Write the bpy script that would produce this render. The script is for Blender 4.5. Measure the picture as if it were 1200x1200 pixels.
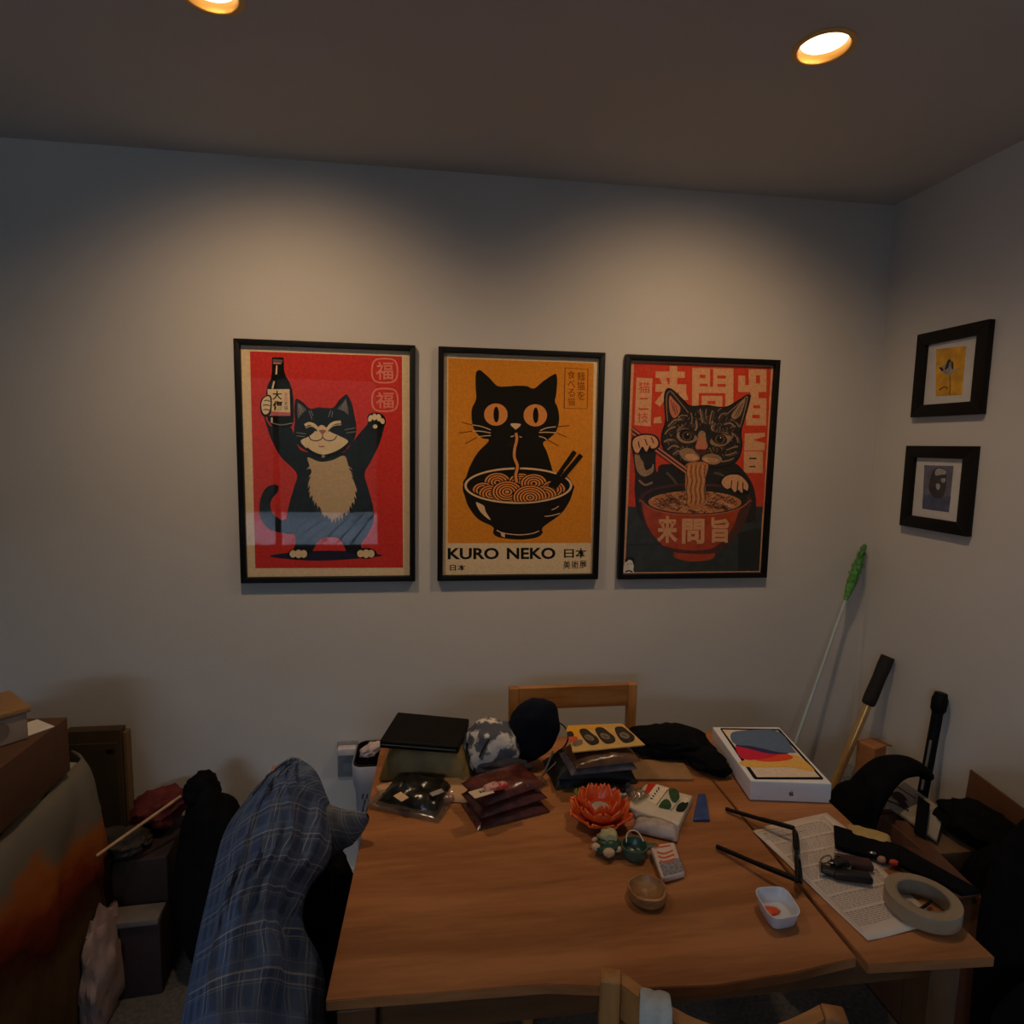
import bpy, bmesh, math, random
import numpy as np
from mathutils import Vector, Matrix, noise
from mathutils.geometry import tessellate_polygon

for o in list(bpy.data.objects):
    bpy.data.objects.remove(o)
SC = bpy.context.scene
COL = SC.collection
random.seed(7)

# ------------------------------------------------------------------ camera
EYE = 1.475
FPX = 722.407
YAW, PITCH, ROLL = 0.1347, -0.1102, 0.0179
_cy, _sy, _cp, _sp = math.cos(YAW), math.sin(YAW), math.cos(PITCH), math.sin(PITCH)
FWD = Vector((_sy * _cp, _cy * _cp, _sp))
_r0 = Vector((_cy, -_sy, 0)); _u0 = _r0.cross(FWD)
RIGHT = math.cos(ROLL) * _r0 + math.sin(ROLL) * _u0
UP = -math.sin(ROLL) * _r0 + math.cos(ROLL) * _u0
cam = bpy.data.cameras.new('camera')
cam.sensor_width = 36.0
cam.lens = 36.0 * FPX / 1200.0
cam.clip_start = 0.02
camo = bpy.data.objects.new('camera', cam)
COL.objects.link(camo)
camo.matrix_world = Matrix(((RIGHT.x, UP.x, -FWD.x, 0), (RIGHT.y, UP.y, -FWD.y, 0), (RIGHT.z, UP.z, -FWD.z, EYE), (0, 0, 0, 1)))
SC.camera = camo

# ------------------------------------------------------------------ world, exposure
SKY = 12.0          # daylight outside the glass door behind the camera
LAMP = 4.0          # radiance of the lenses of the two recessed lamps
DOWN = 7.5         # watts of each lamp beam straight down
WASH = 13.5         # watts of each lamp's beam towards the wall
w = bpy.data.worlds.new('world'); SC.world = w
w.use_nodes = True
bg = w.node_tree.nodes['Background']
bg.inputs[0].default_value = (0.60, 0.76, 1.0, 1)
bg.inputs[1].default_value = SKY
SC.view_settings.view_transform = 'Standard'
SC.view_settings.look = 'None'
SC.view_settings.exposure = 0.0
SC.view_settings.gamma = 1.0
SC.view_settings.use_curve_mapping = False

# ------------------------------------------------------------------ room numbers (metres)
WB = 1.932     # back wall y
WR = 1.506     # right wall x
WL = -2.0      # left wall x
WF = -2.2      # wall behind the camera
CEIL = 2.272
T = 0.73       # table top
DOOR = (-1.85, -0.45, 0.40, 2.10)
port = bpy.data.lights.new('daylight_portal', 'AREA')
port.shape = 'RECTANGLE'; port.size = DOOR[1] - DOOR[0]; port.size_y = DOOR[3] - DOOR[2]
port.cycles.is_portal = True
po = bpy.data.objects.new('daylight_portal', port); COL.objects.link(po)
po.location = ((DOOR[0] + DOOR[1]) / 2, WF - 0.12, (DOOR[2] + DOOR[3]) / 2)
po.rotation_euler = (math.radians(90), 0, 0)

# ------------------------------------------------------------------ measuring helpers
def U(px, py, z=None, y=None, x=None):
    """point where the sight line of a pixel meets the plane z=, y= or x= (world metres)"""
    d = RIGHT * ((px - 600) / FPX) - UP * ((py - 600) / FPX) + FWD
    t = (z - EYE) / d.z if z is not None else (y / d.y if y is not None else x / d.x)
    return Vector((d.x * t, d.y * t, EYE + d.z * t))

# ------------------------------------------------------------------ materials
def lin(c):
    return tuple(((v / 255.0) / 12.92 if v / 255.0 <= 0.04045 else ((v / 255.0 + 0.055) / 1.055) ** 2.4) for v in c)

def new_mat(name):
    m = bpy.data.materials.new(name); m.use_nodes = True
    nt = m.node_tree; nt.nodes.clear()
    out = nt.nodes.new('ShaderNodeOutputMaterial')
    return m, nt, out

def M(name, rgb, rough=.6, metal=0, var=.10, scale=40, bump=0, bscale=250, spec=.4, rgb2=None, stretch=None, coat=0, contrast=False):
    m, nt, out = new_mat(name)
    b = nt.nodes.new('ShaderNodeBsdfPrincipled')
    nt.links.new(b.outputs[0], out.inputs[0])
    b.inputs['Roughness'].default_value = rough
    b.inputs['Metallic'].default_value = metal
    b.inputs['Specular IOR Level'].default_value = spec
    b.inputs['Coat Weight'].default_value = coat
    tc = nt.nodes.new('ShaderNodeTexCoord')
    src = tc.outputs['Object']
    if stretch:
        mp = nt.nodes.new('ShaderNodeMapping'); mp.inputs['Scale'].default_value = stretch
        nt.links.new(src, mp.inputs[0]); src = mp.outputs[0]
    n = nt.nodes.new('ShaderNodeTexNoise'); n.inputs['Scale'].default_value = scale
    n.inputs['Detail'].default_value = 4
    nt.links.new(src, n.inputs['Vector'])
    r = nt.nodes.new('ShaderNodeValToRGB')
    c = lin(rgb)
    c2 = lin(rgb2) if rgb2 else tuple(min(1, v * (1 + var)) for v in c)
    c1 = c if rgb2 else tuple(v * (1 - var) for v in c)
    r.color_ramp.elements[0].color = (*c1, 1); r.color_ramp.elements[1].color = (*c2, 1)
    r.color_ramp.elements[0].position = .47 if contrast else .35
    r.color_ramp.elements[1].position = .53 if contrast else .65
    nt.links.new(n.outputs[0], r.inputs[0]); nt.links.new(r.outputs[0], b.inputs['Base Color'])
    if bump:
        n2 = nt.nodes.new('ShaderNodeTexNoise'); n2.inputs['Scale'].default_value = bscale; n2.inputs['Detail'].default_value = 3
        nt.links.new(src, n2.inputs['Vector'])
        bp = nt.nodes.new('ShaderNodeBump'); bp.inputs['Strength'].default_value = bump; bp.inputs['Distance'].default_value = .002
        nt.links.new(n2.outputs[0], bp.inputs['Height']); nt.links.new(bp.outputs[0], b.inputs['Normal'])
    return m

def film(name, tint=(255, 255, 255), gloss=.25, rough=.12, body=0.0, rgb=(200, 200, 200)):
    """clear plastic: transparent + glossy, optionally a little diffuse body"""
    m, nt, out = new_mat(name)
    tr = nt.nodes.new('ShaderNodeBsdfTransparent'); tr.inputs[0].default_value = (*lin(tint), 1)
    df = nt.nodes.new('ShaderNodeBsdfDiffuse'); df.inputs[0].default_value = (*lin(rgb), 1)
    gl = nt.nodes.new('ShaderNodeBsdfGlossy'); gl.inputs['Roughness'].default_value = rough
    lw = nt.nodes.new('ShaderNodeLayerWeight'); lw.inputs[0].default_value = .5
    pw = nt.nodes.new('ShaderNodeMath'); pw.operation = 'POWER'; pw.inputs[1].default_value = 5
    ml = nt.nodes.new('ShaderNodeMath'); ml.operation = 'MULTIPLY_ADD'
    ml.inputs[1].default_value = .9; ml.inputs[2].default_value = .02 + gloss
    ml.use_clamp = True
    nt.links.new(lw.outputs['Facing'], pw.inputs[0]); nt.links.new(pw.outputs[0], ml.inputs[0])
    m1 = nt.nodes.new('ShaderNodeMixShader'); m1.inputs[0].default_value = body
    nt.links.new(tr.outputs[0], m1.inputs[1]); nt.links.new(df.outputs[0], m1.inputs[2])
    m2 = nt.nodes.new('ShaderNodeMixShader')
    nt.links.new(ml.outputs[0], m2.inputs[0]); nt.links.new(m1.outputs[0], m2.inputs[1]); nt.links.new(gl.outputs[0], m2.inputs[2])
    nt.links.new(m2.outputs[0], out.inputs[0])
    return m

def wood(name, a, b, axis='X', scale=6.0, rough=.42, spec=.35):
    m, nt, out = new_mat(name)
    p = nt.nodes.new('ShaderNodeBsdfPrincipled'); nt.links.new(p.outputs[0], out.inputs[0])
    p.inputs['Roughness'].default_value = rough; p.inputs['Specular IOR Level'].default_value = spec
    tc = nt.nodes.new('ShaderNodeTexCoord'); mp = nt.nodes.new('ShaderNodeMapping')
    s = {'X': (.12, 1, 1), 'Y': (1, .12, 1), 'Z': (1, 1, .12)}[axis]
    mp.inputs['Scale'].default_value = tuple(v * scale for v in s)
    nt.links.new(tc.outputs['Object'], mp.inputs[0])
    n = nt.nodes.new('ShaderNodeTexNoise'); n.inputs['Scale'].default_value = 3; n.inputs['Detail'].default_value = 6; n.inputs['Distortion'].default_value = .6
    nt.links.new(mp.outputs[0], n.inputs['Vector'])
    n2 = nt.nodes.new('ShaderNodeTexNoise'); n2.inputs['Scale'].default_value = 28; n2.inputs['Detail'].default_value = 3
    nt.links.new(mp.outputs[0], n2.inputs['Vector'])
    ad = nt.nodes.new('ShaderNodeMath'); ad.operation = 'MULTIPLY_ADD'; ad.inputs[1].default_value = .3
    nt.links.new(n2.outputs[0], ad.inputs[0]); nt.links.new(n.outputs[0], ad.inputs[2])
    r = nt.nodes.new('ShaderNodeValToRGB')
    r.color_ramp.elements[0].position = .5; r.color_ramp.elements[1].position = .78
    r.color_ramp.elements[0].color = (*lin(a), 1); r.color_ramp.elements[1].color = (*lin(b), 1)
    nt.links.new(ad.outputs[0], r.inputs[0]); nt.links.new(r.outputs[0], p.inputs['Base Color'])
    bp = nt.nodes.new('ShaderNodeBump'); bp.inputs['Strength'].default_value = .08; bp.inputs['Distance'].default_value = .001
    nt.links.new(n2.outputs[0], bp.inputs['Height']); nt.links.new(bp.outputs[0], p.inputs['Normal'])
    return m

def plaid(name, base, base2, line):
    """woven check on the UV map (metres)"""
    m, nt, out = new_mat(name)
    p = nt.nodes.new('ShaderNodeBsdfPrincipled'); nt.links.new(p.outputs[0], out.inputs[0])
    p.inputs['Roughness'].default_value = .9; p.inputs['Specular IOR Level'].default_value = .1
    tc = nt.nodes.new('ShaderNodeTexCoord'); sp = nt.nodes.new('ShaderNodeSeparateXYZ')
    nt.links.new(tc.outputs['UV'], sp.inputs[0])
    def band(sock, period, width, off=0.0):
        a = nt.nodes.new('ShaderNodeMath'); a.operation = 'MULTIPLY_ADD'; a.inputs[1].default_value = 1 / period; a.inputs[2].default_value = off
        f = nt.nodes.new('ShaderNodeMath'); f.operation = 'FRACT'
        l = nt.nodes.new('ShaderNodeMath'); l.operation = 'LESS_THAN'; l.inputs[1].default_value = width / period
        nt.links.new(sock, a.inputs[0]); nt.links.new(a.outputs[0], f.inputs[0]); nt.links.new(f.outputs[0], l.inputs[0])
        return l.outputs[0]
    def mx(fac, c1, c2, amt):
        k = nt.nodes.new('ShaderNodeMath'); k.operation = 'MULTIPLY'; k.inputs[1].default_value = amt
        nt.links.new(fac, k.inputs[0])
        x = nt.nodes.new('ShaderNodeMix'); x.data_type = 'RGBA'
        nt.links.new(k.outputs[0], x.inputs[0])
        if hasattr(c1, 'type'): nt.links.new(c1, x.inputs[6])
        else: x.inputs[6].default_value = (*lin(c1), 1)
        x.inputs[7].default_value = (*lin(c2), 1)
        return x.outputs[2]
    n = nt.nodes.new('ShaderNodeTexNoise'); n.inputs['Scale'].default_value = 9; nt.links.new(tc.outputs['UV'], n.inputs['Vector'])
    c = mx(n.outputs[0], base, base2, .9)
    for s in (sp.outputs[0], sp.outputs[1]):
        c = mx(band(s, .052, .018, .3), c, base2, .6)
        c = mx(band(s, .052, .0024), c, line, .42)
        c = mx(band(s, .052, .0018, .80), c, line, .30)
        c = mx(band(s, .026, .0012, .45), c, line, .15)
    nt.links.new(c, p.inputs['Base Color'])
    return m

def emit(name, rgb, strength):
    m, nt, out = new_mat(name)
    e = nt.nodes.new('ShaderNodeEmission'); e.inputs[0].default_value = (*rgb, 1); e.inputs[1].default_value = strength
    nt.links.new(e.outputs[0], out.inputs[0])
    return m

# ------------------------------------------------------------------ mesh helpers
class MB:
    """collects geometry in world space; build() links it as one mesh object"""
    def __init__(s, m=None):
        s.v = []; s.f = []; s.mi = []; s.uv = {}; s.m = m or Matrix.Identity(4); s.mats = []
    def add(s, verts, faces, mi=0, uvs=None):
        k = len(s.v)
        s.v += [tuple(s.m @ Vector(v)) for v in verts]
        for i, f in enumerate(faces):
            s.f.append(tuple(k + j for j in f)); s.mi.append(mi)
        if uvs is not None:
            for j, q in enumerate(uvs): s.uv[k + j] = q
        return s
    def bm(s, b, mi=0):
        b.verts.ensure_lookup_table(); b.verts.index_update()
        s.add([v.co for v in b.verts], [[v.index for v in f.verts] for f in b.faces], mi); b.free(); return s
    def hexa(s, p, bevel=.002, seg=2, mi=0):
        """p: 8 points, bottom ring then top ring"""
        b = bmesh.new(); vs = [b.verts.new(q) for q in p]
        for f in ((3, 2, 1, 0), (4, 5, 6, 7), (0, 1, 5, 4), (1, 2, 6, 5), (2, 3, 7, 6), (3, 0, 4, 7)):
            b.faces.new([vs[i] for i in f])
        if bevel: bmesh.ops.bevel(b, geom=b.edges[:], offset=bevel, segments=seg, affect='EDGES', profile=.6, clamp_overlap=True)
        return s.bm(b, mi)
    def box(s, x0, x1, y0, y1, z0, z1, bevel=.002, seg=2, mi=0):
        return s.hexa([(x0, y0, z0), (x1, y0, z0), (x1, y1, z0), (x0, y1, z0), (x0, y0, z1), (x1, y0, z1), (x1, y1, z1), (x0, y1, z1)], bevel, seg, mi)
    def slab(s, pts, z0, z1, bevel=.0, mi=0):
        """extruded outline in xy"""
        b = bmesh.new(); vs = [b.verts.new((q[0], q[1], z0)) for q in pts]
        f = b.faces.new(vs); bmesh.ops.recalc_face_normals(b, faces=[f])
        r = bmesh.ops.extrude_face_region(b, geom=[f])
        for e in r['geom']:
            if isinstance(e, bmesh.types.BMVert): e.co.z = z1
        bmesh.ops.recalc_face_normals(b, faces=b.faces[:])
        if bevel: bmesh.ops.bevel(b, geom=b.edges[:], offset=bevel, segments=2, affect='EDGES', clamp_overlap=True)
        return s.bm(b, mi)
    def tube(s, path, r, n=10, mi=0, caps=True, flat=1.0):
        P = [Vector(p) for p in path]; rr = r if isinstance(r, (list, tuple)) else [r] * len(P)
        V = []; F = []; prev = None
        for i, p in enumerate(P):
            t = (P[min(i + 1, len(P) - 1)] - P[max(i - 1, 0)]).normalized()
            a = prev if prev is not None else (Vector((0, 0, 1)) if abs(t.z) < .9 else Vector((1, 0, 0)))
            a = (a - t * a.dot(t)).normalized(); bb = t.cross(a); prev = a
            for k in range(n):
                th = 2 * math.pi * k / n
                V.append(p + (a * math.cos(th) * flat + bb * math.sin(th)) * rr[i])
        for i in range(len(P) - 1):
            for k in range(n):
                F.append((i * n + k, i * n + (k + 1) % n, (i + 1) * n + (k + 1) % n, (i + 1) * n + k))
        if caps: F += [tuple(range(n))[::-1], tuple((len(P) - 1) * n + k for k in range(n))]
        return s.add(V, F, mi)
    def lathe(s, prof, c=(0, 0, 0), n=32, mi=0, sx=1, sy=1, wob=None):
        V = []; F = []
        for i, (r, z) in enumerate(prof):
            for k in range(n):
                th = 2 * math.pi * k / n; q = r * (1 + (wob(th, i) if wob else 0))
                V.append((c[0] + q * math.cos(th) * sx, c[1] + q * math.sin(th) * sy, c[2] + z))
        for i in range(len(prof) - 1):
            for k in range(n):
                F.append((i * n + k, i * n + (k + 1) % n, (i + 1) * n + (k + 1) % n, (i + 1) * n + k))
        return s.add(V, F, mi)
    def torus(s, c, R, r, nx=24, n=8, mi=0, axis=None):
        ax = (axis or Vector((0, 0, 1))).normalized(); a = ax.orthogonal().normalized(); b = ax.cross(a); c = Vector(c)
        V = []; F = []
        for i in range(nx):
            d = a * math.cos(2 * math.pi * i / nx) + b * math.sin(2 * math.pi * i / nx)
            for k in range(n):
                th = 2 * math.pi * k / n
                V.append(c + d * (R + r * math.cos(th)) + ax * r * math.sin(th))
        for i in range(nx):
            for k in range(n):
                F.append((i * n + k, i * n + (k + 1) % n, ((i + 1) % nx) * n + (k + 1) % n, ((i + 1) % nx) * n + k))
        return s.add(V, F, mi)
    def pillow(s, w_, d_, h_, seed=0, crinkle=.004, freq=30, nx=26, ny=20, p=3.0, base=.0, mi=0, belly=.15):
        """a filled packet lying on z=base, centred on the origin of s.m, crimped rim"""
        V = []; F = []; UV = []
        def pt(i, j, top):
            u = 2 * i / nx - 1; v = 2 * j / ny - 1
            t = max(0, (1 - abs(u) ** p)) ** .6 * max(0, (1 - abs(v) ** p)) ** .6
            x = u * w_ / 2 * (1 - .03 * t); y = v * d_ / 2 * (1 - .03 * t)
            q = Vector((x * freq + seed * 3.1, y * freq + seed * 1.7, 0 if top else 5))
            nz = noise.noise(q) + .6 * (1 - abs(noise.noise(q * 2.1)) * 2)
            mid = h_ * belly * .4 + .0015
            z = base + mid + (h_ - mid) * t + crinkle * nz * min(1, t * 2 + .15) if top else base + mid * (1 - t)
            if top: z = max(z, base + mid * .9)
            return (x, y, z)
        for top in (1, 0):
            for j in range(ny + 1):
                for i in range(nx + 1):
                    V.append(pt(i, j, top)); UV.append((i / nx * w_, j / ny * d_))
        N = (nx + 1) * (ny + 1); I = lambda i, j: j * (nx + 1) + i
        for j in range(ny):
            for i in range(nx):
                F.append((I(i, j), I(i + 1, j), I(i + 1, j + 1), I(i, j + 1)))
                F.append((N + I(i, j + 1), N + I(i + 1, j + 1), N + I(i + 1, j), N + I(i, j)))
        for i in range(nx):
            F.append((N + I(i, 0), N + I(i + 1, 0), I(i + 1, 0), I(i, 0))); F.append((I(i, ny), I(i + 1, ny), N + I(i + 1, ny), N + I(i, ny)))
        for j in range(ny):
            F.append((I(0, j), I(0, j + 1), N + I(0, j + 1), N + I(0, j))); F.append((N + I(nx, j), N + I(nx, j + 1), I(nx, j + 1), I(nx, j)))
        return s.add(V, F, mi, UV)
    def blob(s, c, rx, ry, rz, seed=0, amp=.12, freq=2.2, sub=4, floor=None, mi=0, rot=None, ridge=.0, pw=1.0):
        b = bmesh.new(); bmesh.ops.create_icosphere(b, subdivisions=sub, radius=1)
        c = Vector(c)
        for v in b.verts:
            n0 = v.co.copy()
            q = n0 * freq + Vector((seed * 7.3, seed * 3.7, seed * 1.9))
            k = 1 + amp * noise.noise(q) + amp * .5 * noise.noise(q * 2.3) + ridge * (1 - 2 * abs(noise.noise(q * 1.6)))
            n1 = Vector(tuple(math.copysign(abs(a) ** pw, a) for a in n0)) * k
            co = Vector((n1.x * rx, n1.y * ry, n1.z * rz))
            if rot is not None: co = rot @ co
            co += c
            if floor is not None and co.z < floor: co.z = floor + .001
            v.co = co
        return s.bm(b, mi)
    def build(s, name, mats, parent=None, smooth=True, angle=60, label=None):
        me = bpy.data.meshes.new(name)
        org = parent_origin(parent) if parent is not None else s.origin()
        me.from_pydata([(v[0] - org[0], v[1] - org[1], v[2] - org[2]) for v in s.v], [], s.f)
        ms = mats if isinstance(mats, (list, tuple)) else [mats]
        for m in ms: me.materials.append(m)
        me.polygons.foreach_set('material_index', s.mi)
        if s.uv:
            ul = me.uv_layers.new(name='UVMap')
            for lp in me.loops:
                ul.data[lp.index].uv = s.uv.get(lp.vertex_index, (0, 0))
        me.validate(); me.update()
        o = bpy.data.objects.new(name, me); COL.objects.link(o)
        if smooth:
            me.polygons.foreach_set('use_smooth', [True] * len(me.polygons))
            me.set_sharp_from_angle(angle=math.radians(angle))
        if parent is not None: o.parent = parent
        else: o.location = org
        if label: o['label'] = label
        return o
    def origin(s):
        a = np.array(s.v); mn = a.min(0); mx = a.max(0)
        return ((mn[0] + mx[0]) / 2, (mn[1] + mx[1]) / 2, mn[2])

def parent_origin(p):
    o = Vector((0, 0, 0))
    while p is not None: o = o + p.location; p = p.parent
    return o

def thing(name, label, cat, loc, group=None):
    o = bpy.data.objects.new(name, None); COL.objects.link(o)
    o.empty_display_size = .05; o.location = loc
    return tag(o, label, cat, group)
def tag(o, label, cat, group=None):
    o['label'] = label; o['category'] = cat
    if group: o['group'] = group
    return o
def struct(o):
    o['kind'] = 'structure'; return o
def at(p, deg=0, tilt=(0, 0)):
    """local frame standing at p, turned about z, optionally tilted (degrees about x, y)"""
    return Matrix.Translation(Vector(p)) @ Matrix.Rotation(math.radians(deg), 4, 'Z') @ Matrix.Rotation(math.radians(tilt[0]), 4, 'X') @ Matrix.Rotation(math.radians(tilt[1]), 4, 'Y')

def spline(pts, closed=True, k=6):
    P = [Vector(p) for p in pts]; n = len(P); out = []
    rng = range(n) if closed else range(n - 1)
    for i in rng:
        if closed: a, b, c, d = P[(i - 1) % n], P[i], P[(i + 1) % n], P[(i + 2) % n]
        else: a, b, c, d = P[max(i - 1, 0)], P[i], P[i + 1], P[min(i + 2, n - 1)]
        for j in range(k):
            t = j / k
            out.append(.5 * ((2 * b) + (c - a) * t + (2 * a - 5 * b + 4 * c - d) * t * t + (3 * b - a - 3 * c + d) * t ** 3))
    if not closed: out.append(P[-1])
    return out

_font_cache = {}
def text_mesh(body, bold=0.0):
    key = (body, bold)
    if key not in _font_cache:
        cu = bpy.data.curves.new('lettering', 'FONT'); cu.body = body; cu.resolution_u = 3; cu.offset = bold
        ob = bpy.data.objects.new('lettering', cu); COL.objects.link(ob)
        dg = bpy.context.evaluated_depsgraph_get(); ev = ob.evaluated_get(dg); me = ev.to_mesh()
        V = [(v.co.x, v.co.y) for v in me.vertices]; F = [tuple(p.vertices) for p in me.polygons]
        ev.to_mesh_clear(); bpy.data.objects.remove(ob); bpy.data.curves.remove(cu)
        _font_cache[key] = (V, F)
    return _font_cache[key]

class Art:
    """flat printed artwork: coloured polygons, layered by hair-thin steps on their sheet"""
    def __init__(s, quad, W, H):
        A = []; b = []; s.W = W; s.H = H
        for (x, y), (u, v) in zip(quad, ((0, 0), (W, 0), (W, H), (0, H))):
            A += [[x, y, 1, 0, 0, 0, -u * x, -u * y], [0, 0, 0, x, y, 1, -v * x, -v * y]]; b += [u, v]
        s.h = list(np.linalg.solve(np.array(A, float), np.array(b, float))) + [1]
        s.sh = []; s.mats = []; s.clip = None
    def uv(s, x, y):
        h = s.h; d = h[6] * x + h[7] * y + h[8]
        return ((h[0] * x + h[1] * y + h[2]) / d, (h[3] * x + h[4] * y + h[5]) / d)
    def mi(s, m):
        if m not in s.mats: s.mats.append(m)
        return s.mats.index(m)
    def poly(s, m, pts, smooth=True, k=5):
        P = [(p.x, p.y) for p in spline([(a, b, 0) for a, b in pts], True, k)] if smooth else pts
        if s.clip: P = [s.clip(*p) for p in P]
        tri = tessellate_polygon([[Vector((a, b, 0)) for a, b in P]])
        s.sh.append((s.mi(m), [s.uv(*p) for p in P], [tuple(t) for t in tri]))
    def rect(s, m, x0, y0, x1, y1): s.poly(m, [(x0, y0), (x1, y0), (x1, y1), (x0, y1)], False)
    def ell(s, m, cx, cy, rx, ry, rot=0, n=28):
        c, q = math.cos(math.radians(rot)), math.sin(math.radians(rot))
        s.poly(m, [(cx + rx * math.cos(t) * c - ry * math.sin(t) * q, cy + rx * math.cos(t) * q + ry * math.sin(t) * c) for t in [2 * math.pi * i / n for i in range(n)]], False)
    def line(s, m, pts, wd, smooth=True, taper=False, closed=False):
        P = [Vector((a, b, 0)) for a, b in pts]
        if smooth and len(P) > 2: P = spline(P, closed, 5)
        if closed: P = P + [P[0]]
        L = []; R = []
        for i, p in enumerate(P):
            t = (P[min(i + 1, len(P) - 1)] - P[max(i - 1, 0)])
            if closed and i in (0, len(P) - 1): t = P[1] - P[-2]
            t = t.normalized() if t.length else Vector((1, 0, 0)); nn = Vector((-t.y, t.x, 0))
            k = wd / 2 * (1 - .8 * i / (len(P) - 1) if taper else 1)
            L.append(p + nn * k); R.append(p - nn * k)
        V = [(p.x, p.y) for p in L + R]; n = len(P)
        if s.clip: V = [s.clip(*p) for p in V]
        s.sh.append((s.mi(m), [s.uv(*p) for p in V], [(i, i + 1, n + i + 1, n + i) for i in range(n - 1)]))
    def text(s, m, body, x0, y0, x1, y1, bold=.0):
        V, F = text_mesh(body, bold)
        if not V: return
        a = np.array(V); mn = a.min(0); mx = a.max(0); d = np.maximum(mx - mn, 1e-6)
        P = [(x0 + (v[0] - mn[0]) / d[0] * (x1 - x0), y1 - (v[1] - mn[1]) / d[1] * (y1 - y0)) for v in V]
        s.sh.append((s.mi(m), [s.uv(*p) for p in P], F))
    def build(s, name, parent, org, eu=None, ev=None, en=(0, 0, 1), step=.00005, label=None):
        mb = MB(); en = Vector(en)
        if isinstance(org, list):      # four corners of the sheet in space
            c0, c1, c2, c3 = [Vector(c) for c in org]
            P3 = lambda u, v: c0.lerp(c1, u / s.W).lerp(c3.lerp(c2, u / s.W), v / s.H)
        else:
            org = Vector(org); eu = Vector(eu); ev = Vector(ev); P3 = lambda u, v: org + eu * u + ev * v
        boxes = []
        for mi, P, F in s.sh:
            a = np.array(P); lo = a.min(0); hi = a.max(0)
            k = 1 + max([b[2] for b in boxes if (b[0] <= hi).all() and (b[1] >= lo).all()], default=-1)
            boxes.append((lo, hi, k))
            V = [P3(u, v) + en * (step * k) for u, v in P]
            FF = []
            for f in F:
                n = (V[f[1]] - V[f[0]]).cross(V[f[2]] - V[f[0]])
                FF.append(f if n.dot(en) >= 0 else tuple(reversed(f)))
            mb.add(V, FF, mi)
        return mb.build(name, s.mats, parent, smooth=False, label=label)

# ================================================================== SETTING
m_wall = M('wall_paint', (205, 200, 194), .85, var=.02, scale=3, bump=.25, bscale=180, spec=.15)
m_ceil = M('ceiling_paint', (196, 192, 188), .9, var=.02, scale=3, bump=.2, bscale=160, spec=.1)
m_floor = M('carpet', (92, 86, 80), .95, var=.2, scale=90, bump=.8, bscale=500, spec=.05)
m_trimw = M('trim_white', (200, 198, 194), .5, var=.02, spec=.3)
m_wallfar = M('wall_paint_low_bounce', (120, 116, 112), .85, var=.02, scale=3, spec=.1)  # out-of-view walls, toned down to cut bounced light
m_deck = M('deck_boards', (150, 150, 150), .8, var=.15, scale=8, stretch=(8, .6, 8))
m_sky_screen = M('sky_screen_green', (35, 42, 30), .9, var=.5, scale=12)

def plane_mesh(name, rings, fn, mat):
    """flat wall or ceiling with openings: outline first, then hole rings, in 2D, placed by fn"""
    pts = [p for r in rings for p in r]
    tri = tessellate_polygon([[Vector((a, b, 0)) for a, b in r] for r in rings])
    mb = MB(); mb.add([fn(a, b) for a, b in pts], [tuple(t) for t in tri])
    return struct(mb.build(name, mat, smooth=False))

LAMPS = [U(965.5, 55, z=CEIL), U(245, -9, z=CEIL)]
HR = .049
ring = lambda c, r, n=40: [(c[0] + r * math.cos(2 * math.pi * i / n), c[1] + r * math.sin(2 * math.pi * i / n)) for i in range(n)]
plane_mesh('ceiling', [[(WL, WF), (WR, WF), (WR, WB), (WL, WB)]] + [ring(l, HR)[::-1] for l in LAMPS], lambda a, b: (a, b, CEIL), m_ceil)
mb = MB(); mb.box(WL - .1, WR + .1, WF - .1, WB + .1, CEIL + .06, CEIL + .1, 0); struct(mb.build('ceiling_slab', m_ceil, smooth=False))
mb = MB(); mb.box(WL - .1, WR + .1, WB, WB + .1, -.1, CEIL + .1, 0); struct(mb.build('wall_back', m_wall, smooth=False))
mb = MB(); mb.box(WR, WR + .1, WF - .1, WB, -.1, CEIL + .1, 0); struct(mb.build('wall_right', m_wall, smooth=False))
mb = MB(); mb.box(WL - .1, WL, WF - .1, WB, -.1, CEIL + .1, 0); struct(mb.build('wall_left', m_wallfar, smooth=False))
mb = MB()
mb.box(WL, DOOR[0], WF - .1, WF, -.1, CEIL + .1, 0); mb.box(DOOR[1], WR, WF - .1, WF, -.1, CEIL + .1, 0)
mb.box(DOOR[0], DOOR[1], WF - .1, WF, DOOR[3], CEIL + .1, 0); mb.box(DOOR[0], DOOR[1], WF - .1, WF, -.1, DOOR[2], 0)
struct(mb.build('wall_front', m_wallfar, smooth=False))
mb = MB(); mb.box(WL, WR, WF - .1, WB, -.1, 0, 0); struct(mb.build('floor', m_floor, smooth=False))
for nm, b in (('baseboard_back', (WL, WR, WB - .014, WB, 0, .09)), ('baseboard_right', (WR - .014, WR, WF, WB - .014, 0, .09)), ('baseboard_left', (WL, WL + .014, WF, WB - .014, 0, .09))):
    mb = MB(); mb.box(*b, bevel=.003); struct(mb.build(nm, m_trimw))
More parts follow.
